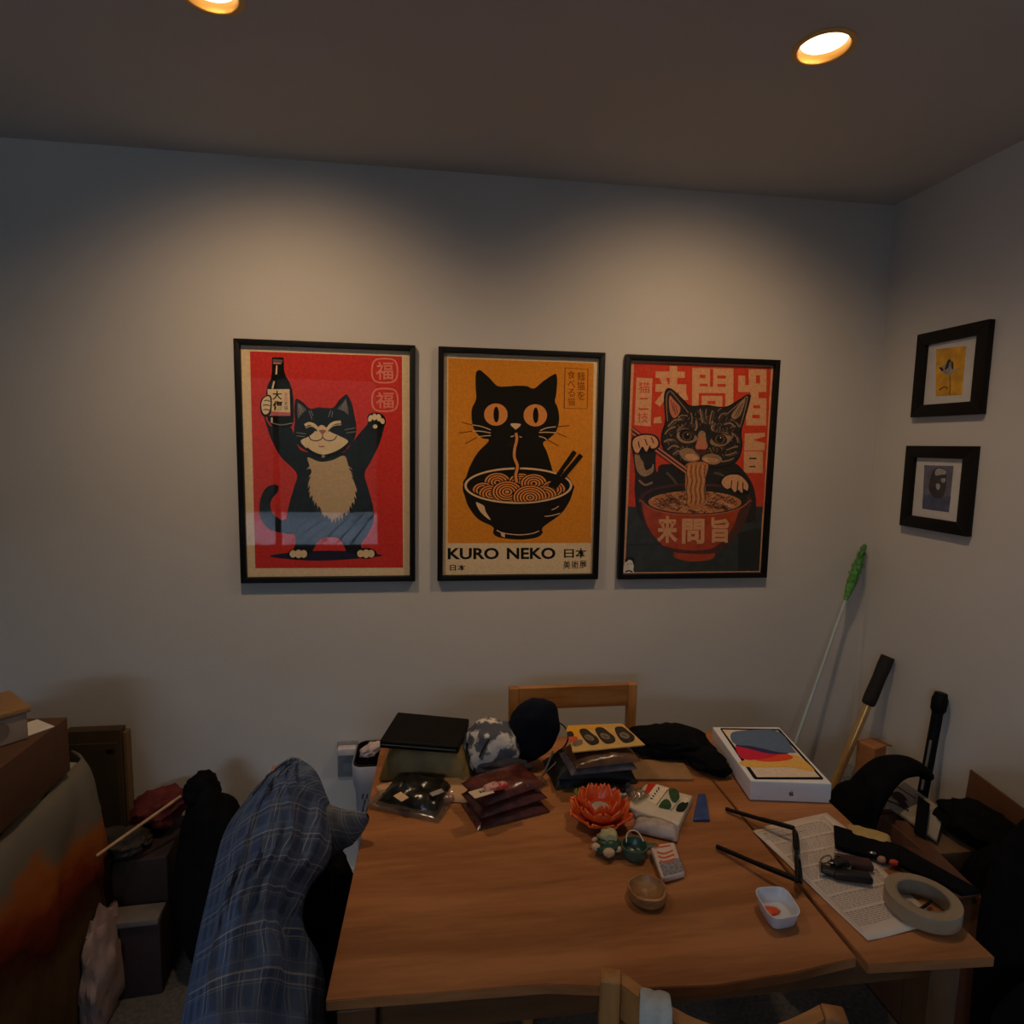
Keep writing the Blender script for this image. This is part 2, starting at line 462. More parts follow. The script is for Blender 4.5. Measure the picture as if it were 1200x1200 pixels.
# glass door behind the camera, the deck outside it, and an added screen against the sky
mb = MB(); x0, x1, z0, z1 = DOOR
for b in ((x0, x0 + .05, z0, z1), (x1 - .05, x1, z0, z1), (-1.45, -1.40, z0, z1), (x0, x1, z1 - .06, z1), (x0, x1, z0, z0 + .07)):
    mb.box(b[0], b[1], WF - .07, WF - .03, b[2], b[3], .002)
dr = struct(mb.build('door_1', M('door_frame', (40, 40, 42), .5)))
mb = MB(); mb.box(x0 + .03, x1 - .03, WF - .053, WF - .047, z0 + .05, z1 - .04, 0)
mb.build('door_glass', film('door_glass', gloss=.0), dr, smooth=False)
dk = MB()
for i in range(30):
    a = -3.2 + i * .16
    dk.box(a, a + .122, WF - 3.6, WF - .1, .30, .39, 0)
struct(dk.build('floor_deck', m_deck, smooth=False))
mb = MB(); mb.box(-4.5, 3, WF - 4.0, WF - 3.7, -.1, 2.7, 0); struct(mb.build('sky_screen', m_sky_screen, smooth=False))  # unseen dark screen, added to block the sky beyond the deck

# ------------------------------------------------------------------ recessed lamps
m_lens = emit('lamp_lens', (1.0, .70, .42), LAMP)
for l in LAMPS:
    li = bpy.data.lights.new('downlight_beam', 'SPOT'); li.energy = WASH; li.color = (1.0, .67, .37)
    li.spot_size = math.radians(122); li.spot_blend = 1.0; li.shadow_soft_size = .03
    lo_ = bpy.data.objects.new('downlight_beam', li); COL.objects.link(lo_); lo_.location = (l.x, l.y, CEIL - .012)
    lo_.rotation_euler = Vector((0, WB - l.y, -1.12)).to_track_quat('-Z', 'Y').to_euler()
    li = bpy.data.lights.new('downlight_flood', 'SPOT'); li.energy = DOWN; li.color = (1.0, .76, .52)
    li.spot_size = math.radians(156); li.spot_blend = 1.0; li.shadow_soft_size = .04
    lo_ = bpy.data.objects.new('downlight_flood', li); COL.objects.link(lo_); lo_.location = (l.x, l.y, CEIL - .012)
m_baf = M('lamp_baffle', (226, 176, 96), .4, var=.01)
for i, l in enumerate(LAMPS):
    t = thing('ceiling_downlight', ('round recessed ceiling downlight glowing warm over the right side of the table',
              'round recessed ceiling downlight cut off by the top edge of the photo')[i], 'lamp', (l.x, l.y, CEIL), 'ceiling downlights')
    mb = MB(); mb.lathe([(HR + .010, -.0005), (HR + .010, -.0025), (HR + .001, -.004), (HR - .001, -.002), (.0445, .011), (.0435, .016)], (l.x, l.y, CEIL), 40); mb.build('trim_ring', m_baf, t)
    mb = MB(); n = 40; mb.add([(l.x + .0440 * math.cos(2 * math.pi * k / n), l.y + .0440 * math.sin(2 * math.pi * k / n), CEIL + .011) for k in range(n)][::-1], [tuple(range(n))]); mb.build('lamp_lens', m_lens, t, smooth=False)


# ================================================================== POSTERS
m_black = M('frame_black', (9, 8, 8), .5, var=.1, spec=.25)
m_glaze = film('poster_glazing', gloss=.0, rough=.02)
m_back = M('backing_board', (120, 105, 85), .9)
def ink(name, rgb, var=.06, scale=120): return M(name, rgb, .85, var=var, scale=scale, spec=.15)
k_cream = ink('ink_cream', (236, 210, 168)); k_red = ink('ink_red', (214, 58, 52), .10); k_navy = ink('ink_navy', (32, 36, 44), .2)
k_blk = ink('ink_black', (20, 19, 20)); k_pink = ink('ink_pink', (232, 140, 122)); k_pinkd = ink('ink_dull_pink', (200, 110, 110))
k_grey = ink('ink_grey', (110, 100, 98)); k_ltgrey = ink('ink_pale_grey', (150, 150, 150)); k_nose = ink('ink_nose', (170, 110, 96))
k_shadow = ink('ink_shadow_navy', (40, 42, 66)); k_furl = ink('ink_fur_shade', (205, 176, 136))
k_orange = ink('ink_orange', (226, 144, 44), .08); k_eye = ink('ink_eye_orange', (232, 150, 78)); k_ink = ink('ink_soft_black', (30, 27, 25))
k_brown = ink('ink_brown', (120, 50, 22)); k_rim = ink('ink_rim', (238, 196, 150))
k_vred = ink('ink_vermilion', (206, 62, 30), .12); k_tan = ink('ink_tan', (216, 158, 112), .1); k_dk = ink('ink_fur_dark', (40, 34, 30), .25)
k_fur = ink('ink_fur_tan', (160, 124, 92), .2, 200); k_salmon = ink('ink_salmon', (196, 116, 84)); k_teal = ink('ink_dark_teal', (52, 58, 54), .2, 30)
k_bowl = ink('ink_bowl', (172, 66, 26), .2, 40); k_bowld = ink('ink_bowl_dark', (82, 44, 36), .2); k_noodle = ink('ink_noodle', (190, 122, 70), .15)
k_amber = ink('ink_amber', (104, 78, 44)); k_mid = ink('ink_fur_mid', (96, 78, 62), .25, 200); k_white = ink('ink_white', (236, 228, 214))

def framed(name, label, cat, group, org, eu, en, W, H, rail, depth, art, extra=None):
    """picture frame hung on a wall; org = top left corner on the wall, eu = rightwards, en = out of the wall"""
    org = Vector(org); eu = Vector(eu); en = Vector(en); ev = Vector((0, 0, -1))
    t = thing(name, label, cat, org + eu * W / 2 + ev * H, group)
    def q(u, v, n): return org + eu * u + ev * v + en * n
    mb = MB()
    o = [(0, 0), (W, 0), (W, H), (0, H)]; i = [(rail, rail), (W - rail, rail), (W - rail, H - rail), (rail, H - rail)]
    for k in range(4):
        a, b, c, d = o[k], o[(k + 1) % 4], i[(k + 1) % 4], i[k]
        mb.hexa([q(*a, .001), q(*b, .001), q(*c, .001), q(*d, .001), q(*a, depth), q(*b, depth), q(*c, depth), q(*d, depth)], .0012, 2)
    mb.build('frame', m_black, t)
    mb = MB(); r = rail * .6
    mb.hexa([q(r, r, .002), q(W - r, r, .002), q(W - r, H - r, .002), q(r, H - r, .002), q(r, r, .006), q(W - r, r, .006), q(W - r, H - r, .006), q(r, H - r, .006)], 0)
    mb.build('backing', m_back, t)
    if extra: extra(t, q)
    else: art.build('print', t, q(0, 0, .0065), eu, ev, en)
    mb = MB(); z0, z1 = depth - .007, depth - .0055
    mb.hexa([q(r, r, z0), q(W - r, r, z0), q(W - r, H - r, z0), q(r, H - r, z0), q(r, r, z1), q(W - r, r, z1), q(W - r, H - r, z1), q(r, H - r, z1)], 0)
    mb.build('glazing', m_glaze, t, smooth=False)
    return t

PW, PH = .5184, .720
rnd = random.Random(3)
# ---- first poster: tuxedo cat with a bottle
A = Art([(58, 66), (851, 97), (848, 1125), (95, 1131)], PW, PH)
A.poly(k_cream, [(66, 74), (846, 104), (842, 1120), (100, 1124)], False)
A.poly(k_red, [(125, 120), (792, 143), (795, 1070), (152, 1070)], False)
A.poly(k_shadow, [(212, 1018), (330, 1000), (520, 995), (705, 1014), (620, 1028), (450, 1038), (330, 1034)])
A.poly(k_navy, [(253, 716), (238, 706), (212, 710), (186, 735), (170, 785), (174, 850), (205, 895), (255, 915), (330, 918), (330, 860), (285, 858), (262, 858), (228, 832), (216, 795), (226, 764), (246, 742)])
A.poly(k_navy, [(184, 392), (196, 440), (222, 512), (262, 585), (330, 655), (320, 715), (300, 785), (288, 850), (300, 895), (326, 935), (322, 975), (316, 1004), (372, 1012), (402, 994), (428, 950), (478, 936), (518, 944), (540, 980), (556, 1004), (624, 1006), (612, 970), (640, 925), (666, 868), (664, 800), (645, 730), (628, 660), (652, 610), (690, 535), (714, 455), (718, 420), (700, 400), (668, 394), (645, 410), (640, 440), (605, 482), (575, 520), (520, 570), (360, 560), (325, 500), (305, 455), (262, 440), (215, 448)])
fur = [(378, 588), (430, 606), (485, 600), (538, 580), (556, 622), (565, 662), (586, 718), (580, 770), (552, 818), (522, 842), (490, 856), (462, 840), (428, 800), (400, 752), (388, 702), (396, 650)]
A.poly(k_furl, fur)
for k in range(150):
    P = spline([(a, b, 0) for a, b in fur], True, 12); p = P[rnd.randrange(len(P))]
    if p.y < 610: continue
    d = Vector((p.x - 482, (p.y - 640) * 1.0, 0)).normalized(); d = (d + Vector((0, .9, 0))).normalized(); e = Vector((-d.y, d.x, 0)); L = rnd.uniform(10, 30)
    c = p - d * 14
    A.poly(k_furl, [(c.x - e.x * 5, c.y - e.y * 5), (c.x + e.x * 5, c.y + e.y * 5), (c.x + d.x * (L + 8), c.y + d.y * (L + 8))], False)
# head
A.poly(k_navy, [(325, 332), (319, 380), (322, 430), (318, 480), (328, 520), (362, 552), (430, 578), (500, 574), (552, 545), (584, 505), (592, 455), (584, 405), (572, 350), (553, 314), (545, 311), (516, 335), (488, 369), (430, 367), (390, 373), (362, 348), (340, 333)])
A.poly(k_grey, [(334, 346), (352, 356), (374, 378), (352, 394), (338, 420), (333, 390)], False)
A.poly(k_grey, [(546, 328), (556, 370), (558, 402), (536, 384), (508, 374), (530, 350)], False)
for a in ((338, 352, 350, 400), (345, 356, 358, 390), (542, 340, 545, 385), (534, 352, 532, 380)): A.line(k_ltgrey, [(a[0], a[1]), (a[2], a[3])], 3)
A.poly(k_cream, [(350, 512), (382, 496), (405, 478), (420, 458), (440, 445), (462, 458), (480, 476), (510, 490), (552, 512), (548, 528), (505, 558), (445, 575), (388, 556), (358, 532)])
for pts in ([(366, 447), (385, 438), (408, 446), (424, 464)], [(466, 462), (480, 444), (500, 434), (524, 432)]): A.line(k_cream, pts, 13)
for pts in ([(372, 462), (390, 454), (408, 460), (420, 472)], [(468, 472), (482, 458), (502, 450), (524, 450)]): A.line(k_navy, pts, 9)
for pts in ([(370, 458), (392, 450), (412, 458), (424, 470)], [(466, 470), (482, 454), (500, 446), (526, 444)]): A.line(k_cream, pts, 3)
for pts in ([(330, 478), (372, 484)], [(330, 492), (366, 496)], [(540, 466), (586, 458)], [(548, 480), (590, 474)], [(384, 382), (398, 420)], [(392, 380), (402, 405)], [(470, 410), (480, 378)], [(484, 410), (488, 385)]): A.line(k_ltgrey, pts, 2.5)
A.poly(k_nose, [(428, 469), (444, 466), (460, 469), (452, 480), (444, 485), (436, 480)])
for pts in ([(444, 485), (444, 500)], [(385, 494), (392, 508), (412, 514), (434, 510), (444, 500), (456, 510), (478, 514), (496, 508), (506, 493)]): A.line(k_ink, pts, 4)
A.line(k_nose, [(428, 538), (440, 540), (452, 538)], 6)
A.line(k_blk, [(372, 548), (405, 570), (446, 582), (500, 572), (548, 546)], 15)
A.ell(k_ltgrey, 447, 582, 8, 7); A.ell(k_blk, 447, 594, 7, 5)
# raised paw, feet
A.poly(k_blk, [(644, 432), (640, 410), (654, 394), (690, 392), (714, 408), (720, 440), (690, 466), (660, 470)])
for e in ((653, 416, 9, 15, 20), (671, 410, 10, 15, 5), (690, 413, 11, 16, -8), (706, 428, 10, 13, -20), (674, 452, 10, 9, 0)): A.ell(k_cream, *e)
for fx in (340, 634):
    A.ell(k_blk, fx, 1007, 46, 24)
    for dx, ry in ((-24, 16), (0, 19), (22, 17)): A.ell(k_cream, fx + dx, 1008, 15, ry)
# bottle
A.poly(k_blk, [(222, 147), (272, 147), (274, 158), (275, 205), (284, 232), (300, 258), (311, 290), (316, 330), (318, 430), (308, 452), (275, 460), (225, 450), (205, 425), (198, 380), (197, 300), (204, 268), (218, 240), (222, 205)], False)
A.line(k_grey, [(226, 160), (268, 164)], 12, False); A.line(k_pink, [(228, 172), (262, 174)], 6, False)
for pts in ([(243, 182), (241, 222)], [(232, 252), (224, 285)], [(222, 412), (222, 432)]): A.line(k_cream, pts, 7, False)
A.line(k_ltgrey, [(216, 432), (260, 444), (312, 436)], 4)
A.poly(k_cream, [(203, 287), (299, 287), (303, 405), (206, 404)], False)
A.poly(k_pinkd, [(206, 384), (302, 390), (303, 405), (206, 404)], False)
A.text(k_blk, '大', 224, 294, 266, 334, .02); A.text(k_blk, '傷', 226, 338, 270, 382, .025)
A.text(k_pinkd, '清', 274, 302, 290, 320); A.text(k_pinkd, '酒', 274, 322, 290, 340); A.text(k_blk, '来', 275, 342, 291, 358); A.text(k_blk, '福', 275, 360, 291, 378)
A.poly(k_blk, [(182, 324), (206, 312), (220, 322), (222, 360), (216, 396), (196, 410), (176, 396), (170, 358), (174, 338)])
A.poly(k_cream, [(188, 326), (204, 318), (214, 326), (216, 358), (210, 386), (196, 398), (182, 388), (176, 358), (180, 338)])
for pts in ([(188, 338), (202, 336), (214, 342)], [(182, 358), (198, 356), (214, 360)], [(184, 378), (198, 376), (212, 380)]): A.line(k_ink, pts, 4)
# seals
for (cx, cy, rx, ry) in ((716, 206, 54, 50), (717, 335, 54, 47)):
    oc = [(cx - rx, cy - ry * .45), (cx - rx * .62, cy - ry), (cx + rx * .62, cy - ry), (cx + rx, cy - ry * .45), (cx + rx, cy + ry * .5), (cx + rx * .6, cy + ry), (cx - rx * .6, cy + ry), (cx - rx, cy + ry * .5)]
    A.line(k_pink, oc, 7, True, closed=True)
A.text(k_pink, '福', 678, 166, 754, 246, .012); A.text(k_pink, '福', 678, 300, 756, 372, .012)
framed('framed_poster', 'black framed red poster of a smiling tuxedo cat raising a dark bottle', 'poster', 'framed cat posters on the back wall',
       (-.5607, WB, EYE + .2879), (1, 0, 0), (0, -1, 0), PW, PH, .0165, .022, A)

# ---- second poster: black cat with a noodle bowl on orange
A = Art([(57, 68), (832, 98), (793, 1150), (49, 1156)], PW, PH)
A.poly(k_cream, [(62, 74), (826, 104), (788, 1145), (54, 1150)], False)
A.poly(k_orange, [(103, 120), (782, 144), (766, 985), (98, 984)], False)
for pts in ([(165, 420), (215, 433)], [(150, 471), (215, 461)], [(182, 520), (240, 488)], [(600, 442), (668, 436)], [(605, 470), (656, 490)], [(560, 500), (618, 531)]): A.line(k_brown, pts, 4)
A.poly(k_ink, [(244, 177), (258, 180), (296, 214), (332, 250), (380, 252), (420, 249), (468, 251), (502, 262), (548, 226), (592, 198), (606, 196), (611, 225), (606, 290), (600, 322), (612, 350), (619, 385), (618, 420), (604, 465), (568, 500), (544, 518), (562, 560), (586, 640), (600, 720), (420, 740), (186, 720), (188, 668), (205, 620), (240, 560), (291, 505), (256, 492), (222, 452), (211, 400), (213, 355), (232, 312), (230, 260), (230, 205), (234, 184)])
for cx, cy in ((324, 384), (508, 388)): A.ell(k_eye, cx, cy, 55, 52); A.ell(k_blk, cx + 2, cy, 13, 37)
A.poly(k_rim, [(392, 428), (417, 425), (441, 430), (428, 446), (416, 451), (404, 444)])
for pts in ([(416, 450), (417, 482)], [(392, 488), (406, 484), (417, 474), (428, 484), (445, 490)]): A.line(k_rim, pts, 4)
for pts in ([(215, 432), (258, 440), (300, 456)], [(215, 461), (256, 462), (300, 470)], [(238, 489), (266, 484), (300, 482)], [(530, 460), (560, 447), (604, 441)], [(525, 468), (560, 467), (606, 470)], [(525, 486), (546, 492), (562, 502)]): A.line(k_rim, pts, 4)
# bowl
A.poly(k_ink, [(170, 715), (178, 765), (196, 815), (240, 872), (308, 908), (310, 938), (340, 958), (430, 968), (508, 960), (540, 938), (543, 910), (622, 852), (664, 795), (684, 740), (685, 715), (630, 660), (430, 640), (220, 660)])
A.ell(k_rim, 428, 716, 252, 85, n=48); A.ell(k_ink, 428, 716, 241, 76, n=48)
def clip_bowl(x, y):
    dx, dy = (x - 430) / 222, (y - 722) / 68; r = math.hypot(dx, dy)
    return (x, y) if r <= 1 or y < 716 else (430 + dx / r * 222, 722 + dy / r * 68)
A.clip = clip_bowl
def swirl(cx, cy, r, sq=.72, a=k_eye):
    k = r; on = False
    while k > 4:
        A.ell(k_ink if on is False else a, cx, cy, k, k * sq, n=30); on = not on; k -= 6.2 if on else 8.2
for s_ in ((330, 700, 66), (440, 700, 62), (500, 706, 66), (265, 738, 56), (590, 735, 62), (300, 755, 62), (545, 762, 66), (375, 745, 74), (482, 772, 84)): swirl(*s_)
A.clip = None
A.line(k_ink, [(418, 455), (420, 500), (411, 545), (410, 585), (424, 625), (416, 665), (420, 702)], 24)
A.line(k_eye, [(417, 470), (421, 500), (411, 545), (410, 585), (424, 625), (416, 665), (420, 702)], 13)
for a, b in (((692, 557), (575, 722)), ((722, 573), (592, 728))): A.line(k_ink, [a, b], 22, False)
A.line(k_orange, [(706, 568), (640, 648)], 5, False)
A.poly(k_rim, [(230, 794), (250, 800), (268, 812), (276, 838), (298, 876), (268, 856), (244, 828)])
for pts in ([(550, 860), (585, 856), (622, 846)], [(582, 830), (602, 822), (616, 812)], [(326, 924), (360, 938), (430, 946), (490, 940), (524, 928)]): A.line(k_rim, pts, 4)
A.poly(k_rim, [(344, 932), (364, 936), (364, 958), (348, 952)], False)
# lettering
A.line(k_brown, [(648, 166), (755, 173), (750, 358), (643, 355)], 4, False, closed=True)
for k, c in enumerate('食べる猫'): A.text(k_brown, c, 660, 180 + k * 42, 694, 217 + k * 42)
for k, c in enumerate('麺猫を'): A.text(k_brown, c, 704, 186 + k * 45, 740, 226 + k * 45)
A.text(k_blk, 'KURO', 98, 1006, 336, 1060, .03); A.text(k_blk, 'NEKO', 373, 1006, 600, 1060, .03)
A.text(k_blk, '日', 640, 1014, 686, 1054, .018); A.text(k_blk, '本', 693, 1010, 745, 1056, .018)
A.text(k_blk, '日', 108, 1086, 136, 1112, .02); A.text(k_blk, '本', 144, 1084, 181, 1113, .02)
for k, c in enumerate('美術展'): A.text(k_ink, c, 636 + k * 38, 1068, 669 + k * 38, 1105, .015)
framed('framed_poster', 'black framed orange poster of a black cat slurping a noodle, lettered KURO NEKO', 'poster', 'framed cat posters on the back wall',
       (.0266, WB, EYE + .2877), (1, 0, 0), (0, -1, 0), PW, PH, .0165, .022, A)

# ---- third poster: tabby with chopsticks over a red bowl
A = Art([(82, 70), (831, 92), (768, 1138), (55, 1150)], PW, PH)
A.poly(k_tan, [(88, 76), (826, 98), (763, 1132), (60, 1144)], False)
A.poly(k_vred, [(126, 110), (796, 124), (760, 830), (104, 830)], False)
A.poly(k_teal, [(105, 806), (758, 800), (742, 1110), (94, 1120)], False)
A.line(k_dk, [(100, 990), (220, 985), (300, 992)], 5); A.poly(ink('ink_deep_teal', (34, 38, 36), .1, 30), [(640, 930), (752, 900), (742, 1108), (640, 1108)], False)
c4 = lambda P: [(x * .6207 + 82.8, y * .6207 + 82.8) for x, y in P]
def R4(m, x0, y0, x1, y1): A.poly(m, c4([(x0, y0), (x1, y0), (x1, y1), (x0, y1)]), False)
R4(k_tan, 350, 65, 410, 300); R4(k_tan, 240, 108, 470, 158); A.poly(k_tan, c4([(270, 158), (320, 158), (340, 210), (290, 210)]), False); R4(k_tan, 240, 208, 482, 268)
A.poly(k_tan, c4([(300, 268), (360, 268), (275, 385), (235, 355)]), False); A.poly(k_tan, c4([(410, 240), (470, 240), (500, 330), (440, 330)]), False); A.poly(k_tan, c4([(235, 470), (285, 460), (292, 512), (225, 515)]), False)
R4(k_tan, 528, 80, 852, 378)
for g in ((668, 85, 692, 225), (588, 132, 632, 158), (588, 203, 650, 222), (726, 136, 792, 160), (726, 203, 792, 224), (580, 275, 790, 378)): R4(k_vred, *g)
R4(k_tan, 604, 296, 766, 380); R4(k_vred, 650, 336, 712, 362)
R4(k_tan, 890, 135, 945, 264); R4(k_tan, 890, 210, 1108, 264); R4(k_tan, 972, 85, 1112, 264); R4(k_vred, 1030, 132, 1062, 196); R4(k_tan, 985, 264, 1050, 320)
R4(k_tan, 952, 312, 1112, 526); R4(k_vred, 1008, 368, 1064, 392); R4(k_vred, 1000, 442, 1060, 470)
A.poly(k_tan, c4([(944, 590), (1100, 582), (1104, 610), (1010, 640), (1104, 664), (1100, 720), (940, 722)]), False)
R4(k_tan, 938, 728, 1086, 896); R4(k_dk, 980, 778, 1036, 790); R4(k_dk, 980, 842, 1030, 852)
A.poly(k_tan, c4([(90, 158), (215, 164), (205, 540), (78, 530)]), False)
for c, b in (('猫', (105, 190, 195, 280)), ('二', (108, 318, 188, 410)), ('技', (100, 430, 186, 512))):
    p = c4([b[:2], b[2:]]); A.text(k_vred, c, p[0][0], p[0][1], p[1][0], p[1][1])
# body and left arm
A.poly(k_dk, [(150, 830), (138, 760), (136, 690), (150, 620), (240, 640), (262, 602), (400, 600), (600, 590), (660, 625), (706, 690), (724, 760), (722, 830), (690, 880), (420, 880), (200, 880)])
for pts in ([(160, 690), (190, 705), (225, 690)], [(170, 735), (210, 740), (250, 715)], [(290, 640), (320, 670), (340, 700)], [(520, 640), (560, 650), (600, 690)], [(640, 650), (670, 690), (690, 740)]): A.line(k_mid, pts, 12)
A.poly(k_dk, [(118, 500), (128, 468), (180, 452), (234, 462), (254, 500), (240, 540), (236, 600), (242, 690), (180, 760), (146, 700), (130, 590)])
A.poly(k_fur, [(134, 560), (150, 545), (168, 580), (200, 610), (226, 600), (222, 640), (180, 660), (146, 630)])
A.poly(k_dk, [(178, 590), (210, 580), (220, 610), (190, 630)])
A.line(k_fur, [(156, 678), (186, 700), (222, 688)], 10)
# head
A.poly(k_blk, c4([(345, 237), (318, 256), (306, 310), (310, 400), (316, 500), (288, 600), (292, 690), (350, 770), (450, 830), (560, 858), (700, 864), (830, 842), (896, 790), (926, 690), (920, 570), (962, 420), (990, 300), (978, 284), (950, 288), (870, 340), (780, 382), (640, 368), (520, 374), (460, 326), (385, 256)]))
A.poly(k_dk, c4([(348, 250), (326, 270), (318, 330), (322, 430), (326, 510), (300, 600), (306, 680), (360, 760), (460, 815), (560, 846), (700, 852), (822, 830), (884, 780), (912, 690), (908, 565), (950, 420), (978, 304), (960, 296), (870, 352), (785, 392), (640, 380), (515, 386), (450, 336), (385, 268)]))
for pts in ([(352, 260), (328, 300), (330, 420), (338, 500)], [(360, 262), (410, 320), (500, 430)], [(965, 300), (940, 420), (905, 540)], [(960, 298), (880, 370), (790, 450)]): A.line(k_fur, c4(pts), 4)
A.poly(k_salmon, c4([(352, 300), (385, 330), (436, 390), (420, 450), (380, 470), (350, 400)])); A.poly(k_fur, c4([(945, 318), (900, 360), (838, 446), (860, 478), (905, 450), (930, 390)]))
for pts in ([(360, 330), (385, 420)], [(380, 350), (400, 450)], [(400, 370), (415, 440)], [(930, 350), (880, 460)], [(910, 370), (865, 455)]): A.line(k_dk, c4(pts), 3)
strokes = [([(590, 400), (600, 450), (612, 510)], 9), ([(640, 400), (636, 440), (640, 480)], 6), ([(690, 410), (672, 470), (668, 520)], 9), ([(560, 490), (566, 540), (552, 570)], 13), ([(690, 500), (684, 550), (700, 570)], 12), ([(420, 470), (450, 450), (490, 455)], 7), ([(340, 540), (390, 490), (450, 480)], 9), ([(316, 600), (350, 560), (400, 540)], 10), ([(310, 660), (350, 640), (400, 650)], 10), ([(340, 720), (380, 690), (430, 700)], 9), ([(380, 760), (420, 730), (460, 735)], 8), ([(520, 430), (530, 480), (520, 520)], 7), ([(740, 470), (760, 440), (800, 430)], 7), ([(780, 520), (830, 510), (870, 540)], 9), ([(850, 590), (880, 620), (890, 660)], 9), ([(800, 720), (850, 700), (890, 690)], 9), ([(790, 760), (840, 750), (880, 730)], 8), ([(760, 810), (820, 800), (860, 780)], 8), ([(830, 480), (870, 500), (900, 540)], 7), ([(730, 420), (745, 400), (760, 395)], 5), ([(430, 600), (420, 560), (450, 540)], 7), ([(830, 640), (850, 610), (840, 580)], 7)]
for pts, wd in strokes: A.line(k_fur, c4(pts), wd * .75)
for pts, wd in strokes[::2]: A.line(k_mid, c4([(x + 16, y + 8) for x, y in pts]), wd * .6)
for k in range(230):
    a = rnd.uniform(0, 2 * math.pi); r = rnd.uniform(.45, .95); x = 608 + 290 * r * math.cos(a); y = 610 + 225 * r * math.sin(a)
    A.line(k_mid if k % 2 else k_fur, c4([(x, y), (x + rnd.uniform(-16, 16), y + rnd.uniform(10, 26))]), 2.2, False)
A.poly(k_fur, c4([(580, 590), (604, 570), (632, 586), (640, 640), (652, 700), (600, 724), (558, 705), (570, 650)])); A.poly(k_salmon, c4([(582, 640), (604, 610), (630, 640), (646, 700), (600, 722), (560, 704)]))
A.poly(k_fur, c4([(430, 740), (480, 706), (548, 722), (588, 770), (586, 800), (540, 812), (470, 800)])); A.poly(k_fur, c4([(606, 786), (640, 756), (700, 750), (752, 770), (764, 800), (720, 832), (640, 824)]))
A.poly(k_tan, c4([(480, 760), (540, 752), (580, 780), (560, 800), (500, 796)])); A.poly(k_tan, c4([(612, 792), (650, 776), (730, 790), (720, 816), (650, 816)]))
for k in range(4): A.line(k_dk, c4([(650 + k * 4, 782 + k * 11), (736 - k * 6, 776 + k * 12)]), 1.8, False)
A.poly(k_bowld, c4([(548, 722), (598, 714), (648, 722), (628, 752), (600, 768), (572, 752)])); A.line(k_blk, c4([(600, 764), (598, 800)]), 5, False); A.line(k_blk, c4([(540, 816), (580, 806), (598, 796), (620, 810), (660, 826)]), 4)
for ex, ey, dx in ((490, 612, -1), (748, 636, 1)):
    A.poly(k_fur, c4([(ex - 78, ey - 20), (ex - 50, ey - 54), (ex + 10, ey - 56), (ex + 70, ey - 5), (ex + 74, ey + 34), (ex + 20, ey + 56), (ex - 40, ey + 50), (ex - 76, ey + 16)]) if dx < 0 else c4([(ex + 84, ey - 20), (ex + 50, ey - 54), (ex - 20, ey - 50), (ex - 70, ey + 0), (ex - 72, ey + 34), (ex - 30, ey + 54), (ex + 30, ey + 50), (ex + 80, ey + 14)]))
    A.poly(k_blk, c4([(ex - 58, ey - 24), (ex - 20, ey - 46), (ex + 34, ey - 34), (ex + 56, ey + 8), (ex + 40, ey + 34), (ex - 10, ey + 40), (ex - 50, ey + 16)]))
    A.ell(k_amber, ex * .6207 + 82.8, ey * .6207 + 82.8, 25, 22); A.ell(k_blk, ex * .6207 + 82.8, ey * .6207 + 82.8, 16, 17); A.ell(k_white, ex * .6207 + 86, ey * .6207 + 75, 3, 3)
    A.line(k_dk, c4([(ex - 70, ey - 30), (ex - 20, ey - 50), (ex + 40, ey - 38), (ex + 62, ey)] if dx < 0 else [(ex + 72, ey - 30), (ex + 20, ey - 50), (ex - 40, ey - 36), (ex - 62, ey + 4)]), 6)
# bowl
A.poly(k_bowl, [(159, 766), (168, 800), (182, 860), (214, 930), (270, 990), (326, 1020), (330, 1045), (380, 1062), (430, 1066), (500, 1058), (526, 1040), (532, 1018), (600, 975), (650, 910), (682, 850), (698, 790), (702, 766), (640, 728), (430, 700), (220, 728)])
A.poly(k_bowld, [(700, 760), (690, 830), (655, 905), (600, 975), (530, 1022), (450, 1030), (330, 1022), (270, 990), (330, 1005), (430, 1014), (520, 1000), (580, 950), (620, 890), (640, 830)])
A.line(k_bowld, [(164, 770), (182, 860), (214, 930), (270, 990)], 9)
A.ell(k_bowld, 430, 766, 272, 76, n=44); A.ell(k_dk, 430, 766, 252, 64, n=44)
A.ell(k_noodle, 428, 782, 226, 54, n=40)
A.line(k_salmon, [(162, 772), (215, 812), (300, 836), (430, 843), (560, 834), (650, 808), (698, 770)], 4)
for k in range(170):
    a = rnd.uniform(0, 6.28); r = math.sqrt(rnd.random()) * .90; x = 428 + 226 * r * math.cos(a); y = 782 + 54 * r * math.sin(a)
    A.line(k_bowld if k % 3 else k_tan, [(x - 16, y + rnd.uniform(-6, 6)), (x - 6, y - 7), (x + 5, y + 5), (x + 16, y + rnd.uniform(-6, 6))], 3.4)
A.poly(k_noodle, [(388, 596), (486, 594), (480, 660), (476, 740), (466, 800), (430, 816), (396, 800), (382, 740), (380, 660)])
for k in range(9):
    x = 388 + k * 11
    A.line(k_dk if k % 2 == 0 else k_tan, [(x, 602), (x - 4 + rnd.uniform(-3, 3), 640), (x + 3, 680), (x - 4, 720), (x + 2, 760), (x - 3, 795 - abs(k - 4) * 3)], 3.2)
for c, b in (('来', (305, 310, 470, 525)), ('問', (505, 330, 685, 530)), ('旨', (740, 320, 885, 520))):
    A.text(k_tan, c, b[0] * .6035 + 62, b[1] * .6035 + 662, b[2] * .6035 + 62, b[3] * .6035 + 662, .035)
